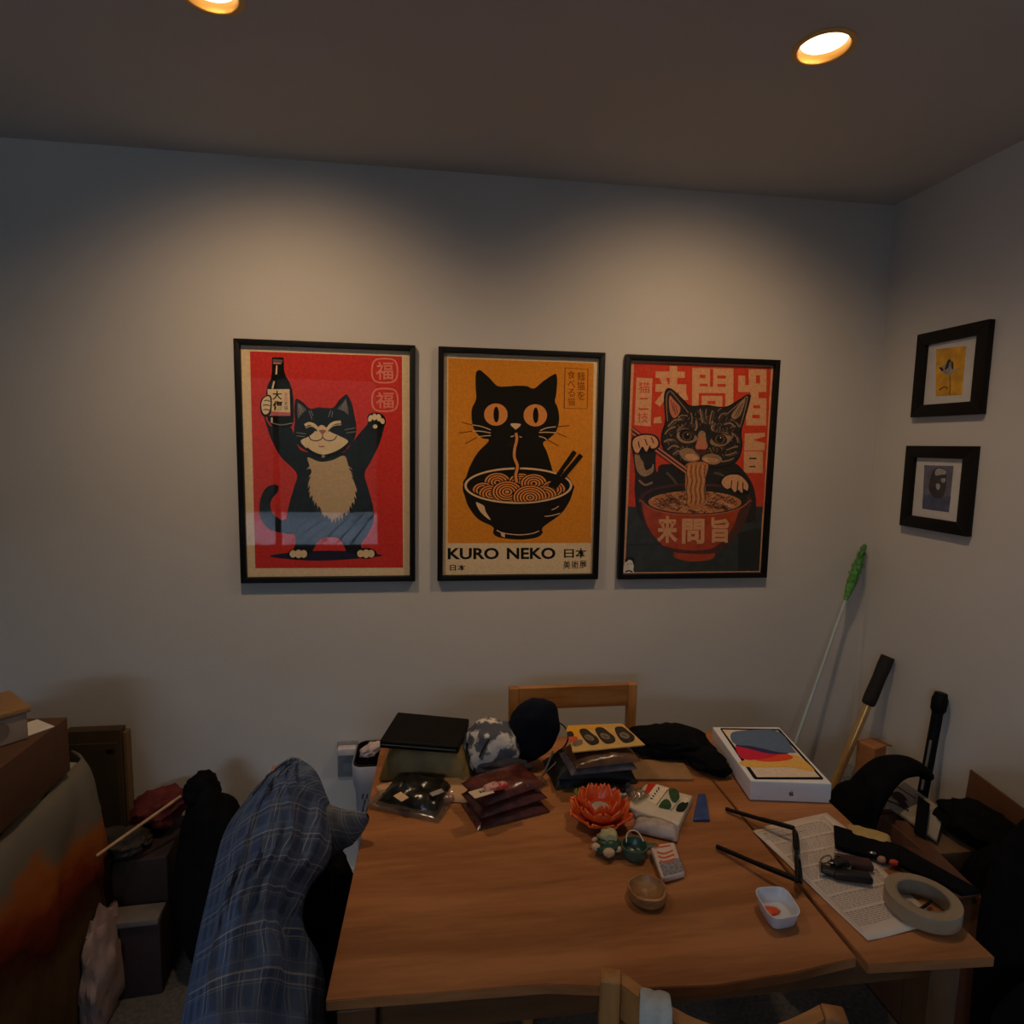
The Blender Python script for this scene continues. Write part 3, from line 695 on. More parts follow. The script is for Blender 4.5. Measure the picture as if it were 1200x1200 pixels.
# chopsticks and paws
for a, b in (((118, 428), (386, 622)), ((120, 452), (384, 640))):
    A.line(k_blk, [a, b], 17, False); A.line(k_salmon, [a, b], 9, False)
A.poly(k_blk, [(116, 500), (126, 470), (176, 452), (232, 460), (256, 492), (246, 524), (190, 552), (140, 552), (122, 530)])
A.poly(k_tan, [(122, 500), (134, 474), (178, 460), (226, 466), (246, 494), (238, 518), (214, 524), (206, 510), (190, 540), (170, 516), (150, 546), (132, 536)])
for pts in ([(150, 490), (156, 520)], [(182, 478), (194, 510)], [(212, 470), (226, 500)]): A.line(k_dk, pts, 5)
A.poly(k_blk, [(548, 690), (566, 656), (606, 640), (652, 646), (692, 690), (690, 738), (660, 748), (600, 726)])
A.poly(k_tan, [(556, 688), (572, 660), (606, 648), (648, 654), (684, 692), (682, 724), (662, 716), (656, 736), (636, 720), (620, 732), (602, 712), (580, 716)])
for pts in ([(606, 676), (602, 712)], [(636, 680), (632, 722)], [(660, 684), (660, 722)]): A.line(k_dk, pts, 5)
# little white seal in the corner
A.poly(k_white, [(92, 1076), (98, 1060), (132, 1062), (136, 1082), (134, 1110), (136, 1120), (90, 1122), (86, 1106)])
A.poly(k_blk, [(94, 1070), (97, 1054), (116, 1046), (135, 1052), (140, 1076), (134, 1084), (128, 1066), (112, 1060), (102, 1070)]); A.line(k_blk, [(104, 1080), (112, 1080)], 3, False); A.line(k_blk, [(118, 1080), (126, 1080)], 3, False); A.line(k_blk, [(96, 1118), (112, 1112), (130, 1118)], 7)
framed('framed_poster', 'black framed vermilion poster of a tabby cat eating from a red bowl with chopsticks', 'poster', 'framed cat posters on the back wall',
       (.6124, WB, EYE + .2859), (1, 0, 0), (0, -1, 0), PW, PH, .0165, .022, A)

# ---- two small pictures on the right wall
m_mat = M('mat_board', (206, 202, 198), .9, var=.03)
k_yel = ink('ink_yellow', (214, 158, 36), .25, 25); k_pet = ink('ink_petal', (150, 146, 140), .3, 60); k_stem = ink('ink_stem', (128, 84, 20)); k_dpet = ink('ink_dark_petal', (44, 40, 38))
k_slate = ink('ink_slate', (98, 98, 116), .25, 30); k_blue = ink('ink_slate_blue', (78, 84, 112), .25, 30); k_face = ink('ink_face_grey', (160, 160, 158), .15, 60); k_dslate = ink('ink_dark_slate', (54, 52, 58), .2, 50)
def small_picture(label, quad, fw, fh, top, yoff, inner, paint):
    def extra(t, q):
        mb = MB(); r = .030
        mb.hexa([q(r, r, .006), q(fw - r, r, .006), q(fw - r, fh - r, .006), q(r, fh - r, .006), q(r, r, .0085), q(fw - r, r, .0085), q(fw - r, fh - r, .0085), q(r, fh - r, .0085)], 0)
        mb.build('mat_board', m_mat, t, smooth=False)
        B = Art(quad, fw, fh); paint(B); B.build('print', t, q(0, 0, .009), (0, -1, 0), (0, 0, -1), (-1, 0, 0))
    framed('framed_picture', label, 'picture', 'small black picture frames on the right wall', (WR, WB - yoff, top), (0, -1, 0), (-1, 0, 0), fw, fh, .036, .020, None, extra)
def paint_flower(B):
    B.poly(k_yel, [(322, 238), (464, 222), (442, 452), (318, 460)], False)
    B.line(k_stem, [(384, 355), (387, 400), (384, 455)], 5)
    B.poly(k_pet, [(338, 325), (360, 310), (380, 295), (398, 295), (404, 330), (396, 352), (380, 362), (360, 350), (345, 340)])
    B.poly(k_dpet, [(336, 326), (345, 322), (356, 332), (350, 342)]); B.poly(k_dpet, [(366, 320), (374, 295), (384, 284), (392, 292), (382, 305), (378, 325), (362, 335)]); B.poly(k_dpet, [(394, 295), (402, 300), (402, 330), (394, 325)])
    B.line(k_pet, [(402, 340), (425, 330), (440, 335)], 5)
    B.line(k_stem, [(335, 430), (360, 415), (375, 425)], 8)
small_picture('small black framed picture of a grey flower on yellow, hung higher on the right wall',
              [(249, 172), (591, 94), (543, 540), (212, 561)], .2478, .2516, EYE + .3552, .1699, None, paint_flower)
def paint_slate(B):
    B.poly(k_slate, [(268, 782), (406, 784), (382, 1000), (256, 986)], False)
    B.poly(k_blue, [(262, 920), (392, 925), (382, 1000), (256, 986)], False)
    B.poly(k_dslate, [(300, 830), (325, 795), (365, 800), (372, 850), (366, 900), (345, 935), (310, 930), (288, 890)])
    B.poly(k_face, [(318, 812), (335, 796), (365, 804), (368, 822), (345, 826), (322, 830)]); B.poly(k_face, [(322, 872), (335, 866), (342, 880), (334, 896), (326, 892)]); B.poly(k_pet, [(345, 845), (365, 842), (366, 858), (350, 862)])
small_picture('small black framed slate grey picture hung lower on the right wall',
              [(196, 692), (520, 692), (476, 1110), (160, 1066)], .2478, .2516, EYE + .0160, .1635, None, paint_slate)

# ================================================================== TABLE AND CHAIRS
m_oak = wood('table_wood', (142, 90, 50), (176, 116, 70), 'X', 5, rough=.5, spec=.25)
m_apron = wood('apron_wood_shaded', (78, 50, 28), (102, 68, 40), 'X', 5)  # apron and leg browns darkened further to carry the shade below the top
m_legw = wood('leg_wood_shaded', (78, 50, 28), (102, 68, 40), 'Z', 5)
m_chair = wood('chair_wood', (146, 96, 50), (182, 126, 70), 'Z', 6)
m_rail = wood('chair_rail_wood', (146, 96, 50), (182, 126, 70), 'X', 6)
tb = thing('dining_table', 'light oak dining table covered in clutter, seam before its narrow right leaf', 'table', (.36, 1.11, 0))
mb = MB(); mb.slab([(-.135, .772), (.164, .764), (.30, .742), (.40, .735), (.52, .742), (.628, .756), (.6355, 1.475), (-.115, 1.484)], T - .016, T, .0012); mb.build('table_top', m_oak, tb)
mb = MB(); mb.slab([(.6365, .743), (.835, .733), (.856, 1.46), (.6367, 1.474)], T - .016, T, .0012); mb.build('side_leaf', m_oak, tb)
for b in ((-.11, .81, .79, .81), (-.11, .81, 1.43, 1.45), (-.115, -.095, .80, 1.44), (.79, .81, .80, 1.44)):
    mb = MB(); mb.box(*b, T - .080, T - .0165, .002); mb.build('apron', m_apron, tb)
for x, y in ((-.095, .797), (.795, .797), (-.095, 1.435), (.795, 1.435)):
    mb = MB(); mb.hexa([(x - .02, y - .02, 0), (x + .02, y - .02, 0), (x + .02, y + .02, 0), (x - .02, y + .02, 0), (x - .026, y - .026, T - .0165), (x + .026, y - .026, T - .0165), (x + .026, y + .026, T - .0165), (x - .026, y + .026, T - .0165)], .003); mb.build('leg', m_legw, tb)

def make_chair(label, p, deg, w_=.368, h_=.79, curve=.0, rail_h=.062, d_=.36, group=None):
    """wooden dining chair; local +y is the way it faces, its back stands at y = 0"""
    t = thing('dining_chair', label, 'chair', p, group); F = at(p, deg); a = w_ / 2
    for sx in (-1, 1):
        x = sx * (a - .0135)
        mb = MB(F); mb.hexa([(x - .0125, -.02, 0), (x + .0125, -.02, 0), (x + .0125, .012, 0), (x - .0125, .012, 0), (x - .0135, -.012, h_), (x + .0135, -.012, h_), (x + .0135, .012, h_), (x - .0135, .012, h_)], .003); mb.build('rear_leg', m_chair, t)
        mb = MB(F); mb.hexa([(x - .011, d_ - .03, 0), (x + .011, d_ - .03, 0), (x + .011, d_ - .006, 0), (x - .011, d_ - .006, 0), (x - .015, d_ - .04, .42), (x + .015, d_ - .04, .42), (x + .015, d_ - .006, .42), (x - .015, d_ - .006, .42)], .003); mb.build('front_leg', m_chair, t)
        mb = MB(F); mb.box(x - .008, x + .008, .014, d_ - .04, .375, .418, .002); mb.build('side_rail', m_chair, t)
    for nm, z0, z1 in (('top_rail', h_ - rail_h - .002, h_ - .002), ('lower_back_rail', h_ - .22, h_ - .185)):
        mb = MB(F); n = 12; V = []; Fc = []
        for i in range(n + 1):
            u = i / n; x = -a + .028 + (w_ - .056) * u; c = -curve * math.sin(math.pi * u)
            V += [(x, c - .010, z0), (x, c + .010, z0), (x, c + .010, z1), (x, c - .010, z1)]
        for i in range(n):
            for k in range(4): Fc.append((i * 4 + k, i * 4 + (k + 1) % 4, i * 4 + 4 + (k + 1) % 4, i * 4 + 4 + k))
        Fc += [(3, 2, 1, 0), (n * 4, n * 4 + 1, n * 4 + 2, n * 4 + 3)]
        mb.add(V, Fc); mb.build(nm, m_rail, t)
    mb = MB(F); mb.slab([(-a + .004, .014), (a - .004, .014), (a + .006, d_ + .006), (a - .03, d_ + .016), (-a + .03, d_ + .016), (-a - .006, d_ + .006)], .42, .44, .005); mb.build('seat', m_chair, t)
    return t
CG = 'wooden chairs around the table'
make_chair('empty wooden chair behind the table against the back wall', (.413, 1.665, 0), 180, .374, .79, group=CG)
make_chair('wooden chair at the left of the table hidden under a blue plaid shirt', (-.290, 1.02, 0), -90, .36, .84, group=CG)
fa, fb = Vector((.258, .706, 0)), Vector((.478, .634, 0))
fc = (fa + fb) / 2; fdeg = math.degrees(math.atan2(fb.y - fa.y, fb.x - fa.x))
make_chair('wooden chair with a curved top rail at the near edge of the table', (fc.x, fc.y, 0), fdeg, .30, .785, .056, .05, .30, group=CG)
m_strap = M('pale_cloth', (176, 180, 178), .85, var=.12, scale=50, bump=.3)
F = at((fa.x, fa.y, 0), fdeg); mb = MB(F)
P = [(.000, -.075, .45), (.000, -.070, .60), (.000, -.056, .72), (.000, -.042, .776), (.000, -.024, .795), (.000, -.004, .795), (.000, .012, .783), (.000, .016, .74), (.000, .017, .70)]
V = []; Fc = []
for i, q in enumerate(P):
    for k in range(7):
        u = k / 6 - .5; b = .003 * math.cos(k * 2.1)
        V.append((q[0] + .034 + u * .036, q[1] - .028 - b, q[2] + .006 + b * .5))
for i in range(len(P) - 1):
    for k in range(6): Fc.append((i * 7 + k, i * 7 + k + 1, (i + 1) * 7 + k + 1, (i + 1) * 7 + k))
mb.add(V, Fc); o = mb.build('cloth_strap', m_strap); sm = o.modifiers.new('thick', 'SOLIDIFY'); sm.thickness = .003
tag(o, 'pale grey cloth strap hung over the near chair back', 'strap')

# ---- plaid shirt over the left chair
m_plaid = plaid('blue_plaid', (48, 66, 100), (84, 102, 134), (184, 184, 178))
m_plaid2 = plaid('grey_plaid', (70, 74, 84), (98, 102, 110), (176, 172, 160))
rows = [((344, 888), (350, 888), 1.165), ((320, 904), (369, 904), 1.16), ((297, 932), (380, 926), 1.15), ((276, 966), (388, 950), 1.14), ((263, 1018), (388, 1005), 1.06), ((255, 1060), (362, 1044), 1.00), ((248, 1100), (356, 1084), .97), ((241, 1140), (378, 1130), .955), ((235, 1185), (381, 1190), .90), ((229, 1230), (378, 1250), .84), ((224, 1290), (372, 1320), .78)]
def shirt():
    L = []; R = []
    for k, (a, b, yr) in enumerate(rows):
        L.append(U(*a, z=.893 - .004 * k)); R.append(U(*b, y=yr))
    L = spline(L, False, 5); R = spline(R, False, 5); n = len(L); NC = 30
    V = []; UV = []; acc = 0
    for i in range(n):
        if i: acc += (L[i] - L[i - 1]).length
        l, r = L[i], R[i]; span = (r - l).length; s_ = min(1, i / 8)
        drop = [l + Vector((-.075, .05, -.40)) * s_, l + Vector((-.060, .045, -.22)) * s_, l + Vector((-.045, .035, -.10)) * s_, l + Vector((-.022, .014, -.022)) * s_]
        ring_ = [(p, -.42 + .1 * j) for j, p in enumerate(drop)]
        for j in range(NC + 1):
            u = j / NC
            p = l.lerp(r, u) + Vector((.02, -.40, .55)).normalized() * (.075 * math.sin(math.pi * u) ** .8 * min(1, span / .2)) * s_
            a = noise.noise(Vector((u * 5 + i * .05, i * .045, 1.7))); b = noise.noise(Vector((u * 11 - i * .16, i * .10, 4.1)))
            fold = .030 * (1 - 2 * abs(a)) ** 1 + .022 * b + .010 * (1 - 2 * abs(noise.noise(Vector((u * 9 + i * .22, i * .22 - u * 4, 6.0))))) + .006 * math.sin(u * 21 + i * .30 + 2.5 * a) + .007 * noise.noise(Vector((u * 24, i * .35, 9.0)))
            p = p + Vector((.35, -.55, .55)) * fold * s_ * math.sin(math.pi * min(1, u * .93 + .07)) ** .5
            ring_.append((p, u * span))
        V += [q[0] for q in ring_]; UV += [(q[1] * 1.0 + .012 * noise.noise(q[0] * 14), acc) for q in ring_]
    W_ = len(V) // n; Fc = []
    for i in range(n - 1):
        for j in range(W_ - 1): Fc.append((i * W_ + j, (i + 1) * W_ + j, (i + 1) * W_ + j + 1, i * W_ + j + 1))
    mb = MB(); mb.add(V, Fc, 0, UV); return mb
sh = thing('plaid_shirt', 'blue plaid shirt draped over the chair left of the table', 'shirt', (-.28, .9, .44))
o = shirt().build('shirt_body', m_plaid, sh); sm = o.modifiers.new('thick', 'SOLIDIFY'); sm.thickness = .004; sm.offset = -1
def sleeve(path, rad, name, mat, sq=.6):
    P = spline(path, False, 6); n = len(P); V = []; UV = []; Fc = []; K = 20
    for i, p in enumerate(P):
        t = (P[min(i + 1, n - 1)] - P[max(i - 1, 0)]).normalized(); a = Vector((0, 0, 1)); a = (a - t * a.dot(t)).normalized(); b = t.cross(a)
        f = i / (n - 1); j = min(int(f * (len(rad) - 1)), len(rad) - 2); q = f * (len(rad) - 1) - j; r = rad[j] * (1 - q) + rad[j + 1] * q
        for k in range(K + 1):
            th = 2 * math.pi * k / K
            rr = r * (1 + .16 * noise.noise(Vector((math.cos(th) * 2, math.sin(th) * 2, i * .35))))
            V.append(p + a * math.cos(th) * rr + b * math.sin(th) * rr * sq); UV.append((th * r, f * .3))
    for i in range(n - 1):
        for k in range(K): Fc.append((i * (K + 1) + k, i * (K + 1) + k + 1, (i + 1) * (K + 1) + k + 1, (i + 1) * (K + 1) + k))
    mb = MB(); mb.add(V, Fc, 0, UV); return mb.build(name, mat, sh)
sleeve([U(338, 962, y=1.12), U(376, 974, y=1.11), U(406, 968, y=1.105), U(431, 956, y=1.10)], [.07, .060, .036, .006], 'sleeve', m_plaid2)
sleeve([U(285, 1000, y=.93), U(300, 1060, y=.90), U(318, 1130, y=.86), U(328, 1215, y=.80)], [.02, .035, .04, .045], 'sleeve', m_plaid)
m_blackcloth = M('black_cloth', (14, 14, 17), .95, var=.3, scale=30, bump=.4, bscale=60, spec=.1)
mb = MB(); mb.blob((-.165, .985, .515), .09, .13, .072, seed=5, amp=.3, floor=.443, ridge=.08); mb.blob((-.195, 1.15, .55), .06, .075, .135, seed=6, amp=.15, floor=.443); tag(mb.build('black_garment', m_blackcloth), 'black garment bundled on the seat of the left chair beside the table', 'clothing')

# ================================================================== ON THE TABLE
m_card_w = M('white_carton', (228, 226, 226), .45, var=.015, spec=.35)
m_blackpl = M('black_plastic', (10, 10, 12), .6, var=.15, spec=.18)
m_navy = M('navy_cloth', (20, 23, 34), .85, var=.15, scale=60, bump=.15, bscale=200, spec=.15)
m_kraft = M('kraft_paper', (190, 148, 104), .8, var=.08, scale=30, bump=.2, bscale=80)
m_cardb = M('brown_cardboard', (150, 106, 68), .85, var=.08, scale=14, bump=.15)
m_olive = M('gold_mailer', (132, 106, 56), .5, var=.25, scale=14, bump=.35, bscale=90, spec=.3)
m_film = film('clear_wrap', (235, 232, 225), gloss=.07, rough=.18, body=.12, rgb=(150, 140, 128))
m_darkpk = M('dark_packet', (34, 31, 24), .22, var=.4, scale=25, bump=.5, bscale=70, spec=.6)
m_maroon = M('maroon_packet', (82, 38, 32), .25, var=.35, scale=40, bump=.4, bscale=80, spec=.6)
m_label = M('paper_label', (214, 178, 136), .7, var=.05)
m_white = M('white_paper', (222, 214, 206), .8, var=.04, scale=25)
m_txt = M('printed_ink', (60, 54, 52), .8)

# tablet carton
tl, tr, br, bl = U(835, 852, z=T + .045), U(913, 852, z=T + .045), U(975, 918.5, z=T + .045), U(880, 915, z=T + .045)
ct = thing('tablet_carton', 'white tablet carton with a colourful abstract lid, at the right back of the table', 'box', ((tl + br) / 2).to_tuple()[:2] + (T,))
zz = lambda p, z: (p.x, p.y, z)
c_ = (tl + tr + br + bl) / 4
ins = lambda p, d: p + (c_ - p).normalized() * d
mb = MB(); mb.hexa([zz(ins(p, .003), T + .0005) for p in (bl, br, tr, tl)] + [zz(ins(p, .003), T + .010) for p in (bl, br, tr, tl)], .001); mb.build('carton_base', m_card_w, ct)
mb = MB(); mb.hexa([zz(p, T + .0085) for p in (bl, br, tr, tl)] + [zz(p, T + .045) for p in (bl, br, tr, tl)], .0018); mb.build('carton_lid', m_card_w, ct)
k_b1 = ink('ink_lid_blue', (92, 112, 140)); k_b2 = ink('ink_lid_indigo', (58, 50, 92)); k_b3 = ink('ink_lid_crimson', (200, 42, 66)); k_b4 = ink('ink_lid_red', (222, 76, 46)); k_b5 = ink('ink_lid_yellow', (226, 176, 92)); k_b6 = ink('ink_lid_cream', (222, 200, 178)); k_bez = ink('ink_bezel', (22, 22, 28))
CW, CH = (tr - tl).length, (bl - tl).length
A = Art([(47, 38), (293, 38), (490, 250), (190, 240)], CW, CH)
A.poly(k_bez, [(74, 45), (78, 42), (292, 46), (298, 50), (464, 240), (462, 246), (206, 236), (198, 230)], False)
A.poly(k_b6, [(82, 48), (288, 52), (450, 236), (212, 228)], False)
A.poly(k_b5, [(330, 150), (375, 158), (430, 214), (330, 196), (180, 190), (150, 168), (240, 160)])
A.poly(k_b4, [(180, 130), (260, 130), (335, 148), (340, 164), (280, 172), (210, 166)])
A.poly(k_b3, [(132, 110), (180, 112), (230, 130), (290, 144), (240, 160), (160, 160)])
A.poly(k_b2, [(130, 108), (180, 104), (300, 120), (330, 142), (260, 142), (180, 122)])
A.poly(k_b1, [(112, 72), (140, 54), (284, 54), (350, 128), (356, 140), (290, 136), (190, 112), (130, 104)])
A.build('lid_print', ct, tl.to_tuple()[:2] + (T + .0453,), (tr - tl).normalized(), (bl - tl).normalized(), (0, 0, 1))
B = Art([(190, 240), (490, 250), (490, 330), (188, 318)], CW, .045)
B.poly(k_grey, [(331, 284), (335, 282), (338, 284), (342, 282), (346, 285), (344, 289), (347, 294), (343, 299), (338, 298), (334, 299), (330, 294)]); B.line(k_grey, [(338, 281), (341, 277)], 3, False)
fn = Vector((br - bl)).cross(Vector((0, 0, -1))).normalized(); fn = fn if fn.y < 0 else -fn
B.build('emblem', ct, (bl + fn * .0004).to_tuple()[:2] + (T + .045,), (br - bl).normalized(), (0, 0, -1), fn)

# black laptop case on mailers
F0, F1 = U(444.7, 877, z=T + .085), U(537, 884, z=T + .085)
B0, B1 = U(466, 834, y=1.415), U(550, 842, y=1.38)
up = Vector((0, .0, .020))
cs = thing('laptop_case', 'flat black case lying tilted on top of the gold mailer at the table back', 'case', (F0 + F1) / 2)
mb = MB(); mb.hexa([F0, F1, B1 - up, B0 - up, F0 + up * .9, F1 + up * .9, B1, B0], .004, 3); mb.build('case_body', m_blackpl, cs)
mb = MB(); mb.tube([F0 + up * .45 + Vector((.004, -.0015, 0)), F1 + up * .45 + Vector((-.004, -.0015, 0))], .0016, 6); mb.build('zip', M('grey_zip', (44, 44, 48), .5), cs)
c0 = U(494, 915, z=T)
mb = MB(at((.004, 1.366, T), -8)); mb.pillow(.205, .150, .080, seed=2, crinkle=.005, freq=22, p=5); tag(mb.build('padded_mailer', m_olive), 'olive gold padded mailer under the black case at the table left', 'mailer')
mb = MB(at((.045, 1.265, T), -14)); mb.pillow(.17, .10, .014, seed=4, crinkle=.0015, freq=14, p=6); tag(mb.build('kraft_envelope', m_kraft), 'tan kraft envelope sticking out in front of the gold mailer', 'envelope')
mb = MB(at((-.062, 1.268, T), 18)); mb.pillow(.085, .07, .010, seed=9, crinkle=.001, freq=14, p=6); tag(mb.build('kraft_card', M('pale_kraft', (206, 160, 120), .8)), 'pale tan cardboard flap at the left table edge before the gold mailer', 'cardboard')
# dark packet with parts showing through
p0 = U(488, 935, z=T)
pk = thing('dark_packet', 'dark shiny plastic packet with an orange label near the left table edge', 'packet', (p0.x, p0.y, T))
mb = MB(at((p0.x, p0.y, T), -24)); mb.pillow(.135, .105, .034, seed=6, crinkle=.008, freq=34, p=3); mb.build('packet_body', m_darkpk, pk)
mb = MB(at((p0.x - .005, p0.y - .004, T), -24)); mb.pillow(.165, .125, .010, seed=8, crinkle=.002, freq=34, p=7, belly=.3); mb.build('clear_pouch', m_film, pk)
l0 = U(470, 934, z=T + .036); mb = MB(at(l0, -52, (4, 0))); mb.box(-.014, .014, -.009, .009, 0, .0012, .0004); mb.build('paper_label', m_label, pk)
l0 = U(512, 929, z=T + .034); mb = MB(at(l0, 30, (8, 0))); mb.box(-.014, .014, -.006, .006, 0, .0012, .0004); mb.build('grey_sticker', M('grey_sticker', (150, 142, 134), .6), pk)
p1 = U(523, 938, z=T); mb = MB(at(p1, 20)); mb.pillow(.05, .032, .014, seed=11, crinkle=.005, freq=60); tag(mb.build('clear_wrapper', film('pink_wrap', (240, 220, 214), .1, .15, .35, (170, 130, 120))), 'small crumpled clear pinkish wrapper right of the dark packet', 'wrapper')
# maroon packets
p2 = U(592, 948, z=T)
for k in range(3):
    mb = MB(at((p2.x - .002 * k, p2.y + .004 * k, T + .0235 * k), 17 + 4 * k)); mb.pillow(.158 - .006 * k, .095, .020, seed=20 + k, crinkle=.002, freq=36, p=4)
    tag(mb.build('maroon_packet', m_maroon), ('bottom dark maroon foil packet of the stack of three before the black pouch', 'middle dark maroon foil packet of the stack of three before the black pouch', 'topmost dark maroon foil packet of the stack before the black pouch')[k], 'packet', 'stacked maroon foil packets')
l0 = U(564, 929, z=T + .073); sk = thing('paper_tag', 'small cream tag with dark lettering on the maroon packets', 'tag', l0)
mb = MB(at(l0, 22, (-6, 0))); mb.box(-.021, .021, -.015, .015, 0, .0014, .0005); mb.build('tag_card', M('cream_tag', (214, 190, 156), .7), sk)
mb = MB(at(l0 + Vector((.004, .002, .0016)), 22, (-6, 0)))
for k in range(3): mb.box(-.008 + k * .006, -.004 + k * .006, -.004, .004, 0, .0003, 0)
mb.build('lettering', m_txt, sk)
l0 = U(582, 924, z=T + .073); mb = MB(at(l0, 10)); mb.pillow(.05, .02, .010, seed=31, crinkle=.004, freq=80); tag(mb.build('sweet_wrapper', M('pink_white_wrapper', (200, 150, 136), .4, rgb2=(176, 52, 50), scale=60, contrast=True)), 'small crumpled pink and red wrapper beside the cream tag', 'wrapper')
# patterned drawstring bag with cords
m_print = M('marble_cloth', (84, 84, 92), .85, rgb2=(222, 210, 194), scale=24, contrast=True, bump=.2, bscale=90)
gp = thing('drawstring_bag', 'crumpled white and grey patterned drawstring bag left of the black pouch', 'bag', (.17, 1.30, T))
mb = MB(); mb.blob((.143, 1.330, T + .062), .062, .050, .062, seed=3, amp=.16, freq=1.9, floor=T + .001, ridge=.05); mb.build('bag_body', m_print, gp)
mb = MB(); mb.blob((.165, 1.283, T + .030), .060, .022, .022, seed=13, amp=.2, floor=T + .001, ridge=.05); mb.build('bag_hem', M('dark_hem', (46, 46, 56), .85, var=.3), gp)
def cord(parent, pts, r, mat, nm='cord'):
    mb = MB(); mb.tube(spline(pts, False, 8), r, 6); return mb.build(nm, mat, parent)
m_cord = M('black_cord', (16, 15, 16), .8); m_gcord = M('grey_cord', (104, 98, 90), .7)
cord(gp, [U(602, 848, y=1.42), U(588, 855, y=1.40), U(574, 860, y=1.38), U(560, 858, y=1.36), U(550, 865, y=1.33), U(547, 880, y=1.31), U(550, 898, y=1.275), U(556, 910, z=T + .012)], .0022, m_cord)
cord(gp, [U(583, 860, y=1.33), U(572, 868, y=1.28), U(565, 880, y=1.27), U(562, 888, y=1.275)], .0018, m_cord)
# black pouch
bp_ = thing('black_pouch', 'large round black cloth pouch standing upright in the middle of the clutter', 'pouch', (.245, 1.345, T))
mb = MB(); mb.blob((.238, 1.335, T + .090), .060, .034, .088, seed=2, amp=.10, freq=1.6, floor=T + .001, rot=Matrix.Rotation(math.radians(10), 3, 'Y') @ Matrix.Rotation(math.radians(16), 3, 'X')); mb.build('pouch_body', m_navy, bp_)
cord(bp_, [U(650, 846, y=1.36), U(660, 850, y=1.35), U(666, 862, y=1.34), U(662, 874, y=1.335), U(652, 882, y=1.33)], .0020, m_cord)
cord(bp_, [U(648, 880, y=1.30), U(640, 900, y=1.28), U(632, 914, z=T + .014), U(618, 921, z=T + .064)], .0017, m_gcord)
cord(bp_, [U(655, 890, y=1.30), U(645, 900, y=1.27), U(634, 910, z=T + .012)], .0014, m_gcord)
# little things around the bags
p3 = U(556, 872, y=1.42); p3.z = T
sb = thing('kraft_carton', 'small upright tan carton with a brown stripe behind the patterned bag', 'box', p3)
h_ = U(556, 857, y=1.42).z - T
mb = MB(at(p3, 10)); mb.box(-.028, .028, -.02, .02, 0, h_, .002); mb.build('carton_body', M('tan_carton', (208, 158, 114), .7), sb)
mb = MB(at(p3, 10)); mb.box(.004, .017, -.0206, -.0198, .004, h_ - .003, 0); mb.build('brown_stripe', M('brown_stripe', (120, 70, 40), .7), sb)
p4 = U(544, 897, z=T + .015); mb = MB(); mb.lathe([(.013, -.012), (.017, -.012), (.017, .012), (.013, .012), (.013, -.012)], p4, 24); tag(mb.build('tape_ring', M('orange_band', (196, 108, 52), .5)), 'small orange tan ring of tape between the black case and patterned bag', 'tape')
mb = MB(at(U(630, 921, z=T), 30)); mb.pillow(.04, .028, .016, seed=41, crinkle=.005, freq=70); tag(mb.build('clear_wrapper', m_film), 'small crumpled clear wrapper right of the maroon packets', 'wrapper')

# stack under the picture card
bk = [U(640, 925, z=T), U(742, 918, z=T)]
m_bpouch = M('black_pouch_nylon', (15, 16, 17), .6, var=.3, bump=.3, bscale=70)
for k, (px, py, w_, d_, h_, dg, lb) in enumerate(((690, 905, .19, .125, .030, 2, 'bottom black nylon pouch of the stack under the yellow picture card'), (694, 899, .17, .11, .026, -6, 'upper black nylon pouch of the stack under the yellow picture card'))):
    q = U(px, py, z=T + .028 * k); mb = MB(at(q, dg)); mb.pillow(w_, d_, h_, seed=50 + k, crinkle=.005, freq=24, p=4); tag(mb.build('nylon_pouch', m_bpouch), lb, 'pouch', 'black nylon pouches')
m_brownpk = M('brown_packet', (92, 62, 42), .25, var=.4, scale=22, bump=.45, bscale=60, spec=.6)
for k, (px, py, h0, dg, mt, lb) in enumerate(((700, 893, .056, 4, M('grey_packet', (86, 80, 82), .25, var=.3, scale=30, bump=.4, bscale=60, spec=.6), 'grey shiny plastic packet under the brown packet and picture card'), (704, 885, .070, 6, m_brownpk, 'brown shiny plastic packet right under the yellow picture card'))):
    q = U(px, py, z=T + h0); mb = MB(at(q, dg)); mb.pillow(.148, .095, .018, seed=60 + k, crinkle=.004, freq=34, p=4); tag(mb.build('plastic_packet', mt), lb, 'packet', 'plastic packets under the picture card')
zc = T + .094
k0, k1, k2, k3 = U(665, 850, z=zc + .006), U(729, 847.5, z=zc + .006), U(756, 872.5, z=zc + .006), U(671, 881, z=zc + .006)
kc = thing('picture_card', 'yellow card with four dark watch drawings on top of the packet stack', 'card', (k0 + k2) / 2)
th_ = Vector((0, 0, .003))
mb = MB(); mb.hexa([k3 - th_, k2 - th_, k1 - th_, k0 - th_, k3, k2, k1, k0], .0006); mb.build('card_sheet', M('yellow_card', (206, 164, 92), .6, var=.06), kc)
KW, KH = (k1 - k0).length, (k3 - k0).length
A = Art([(185, 100), (850, 78), (1165, 355), (232, 450)], KW, KH)
k_cy = ink('ink_card_yellow', (220, 160, 50)); k_watch = ink('ink_watch', (54, 44, 38), .3); k_wm = ink('ink_watch_grey', (120, 104, 86), .3); k_wr = ink('ink_watch_red', (190, 84, 50))
A.poly(k_cy, [(200, 112), (600, 98), (560, 140), (380, 130), (330, 230), (190, 200)])
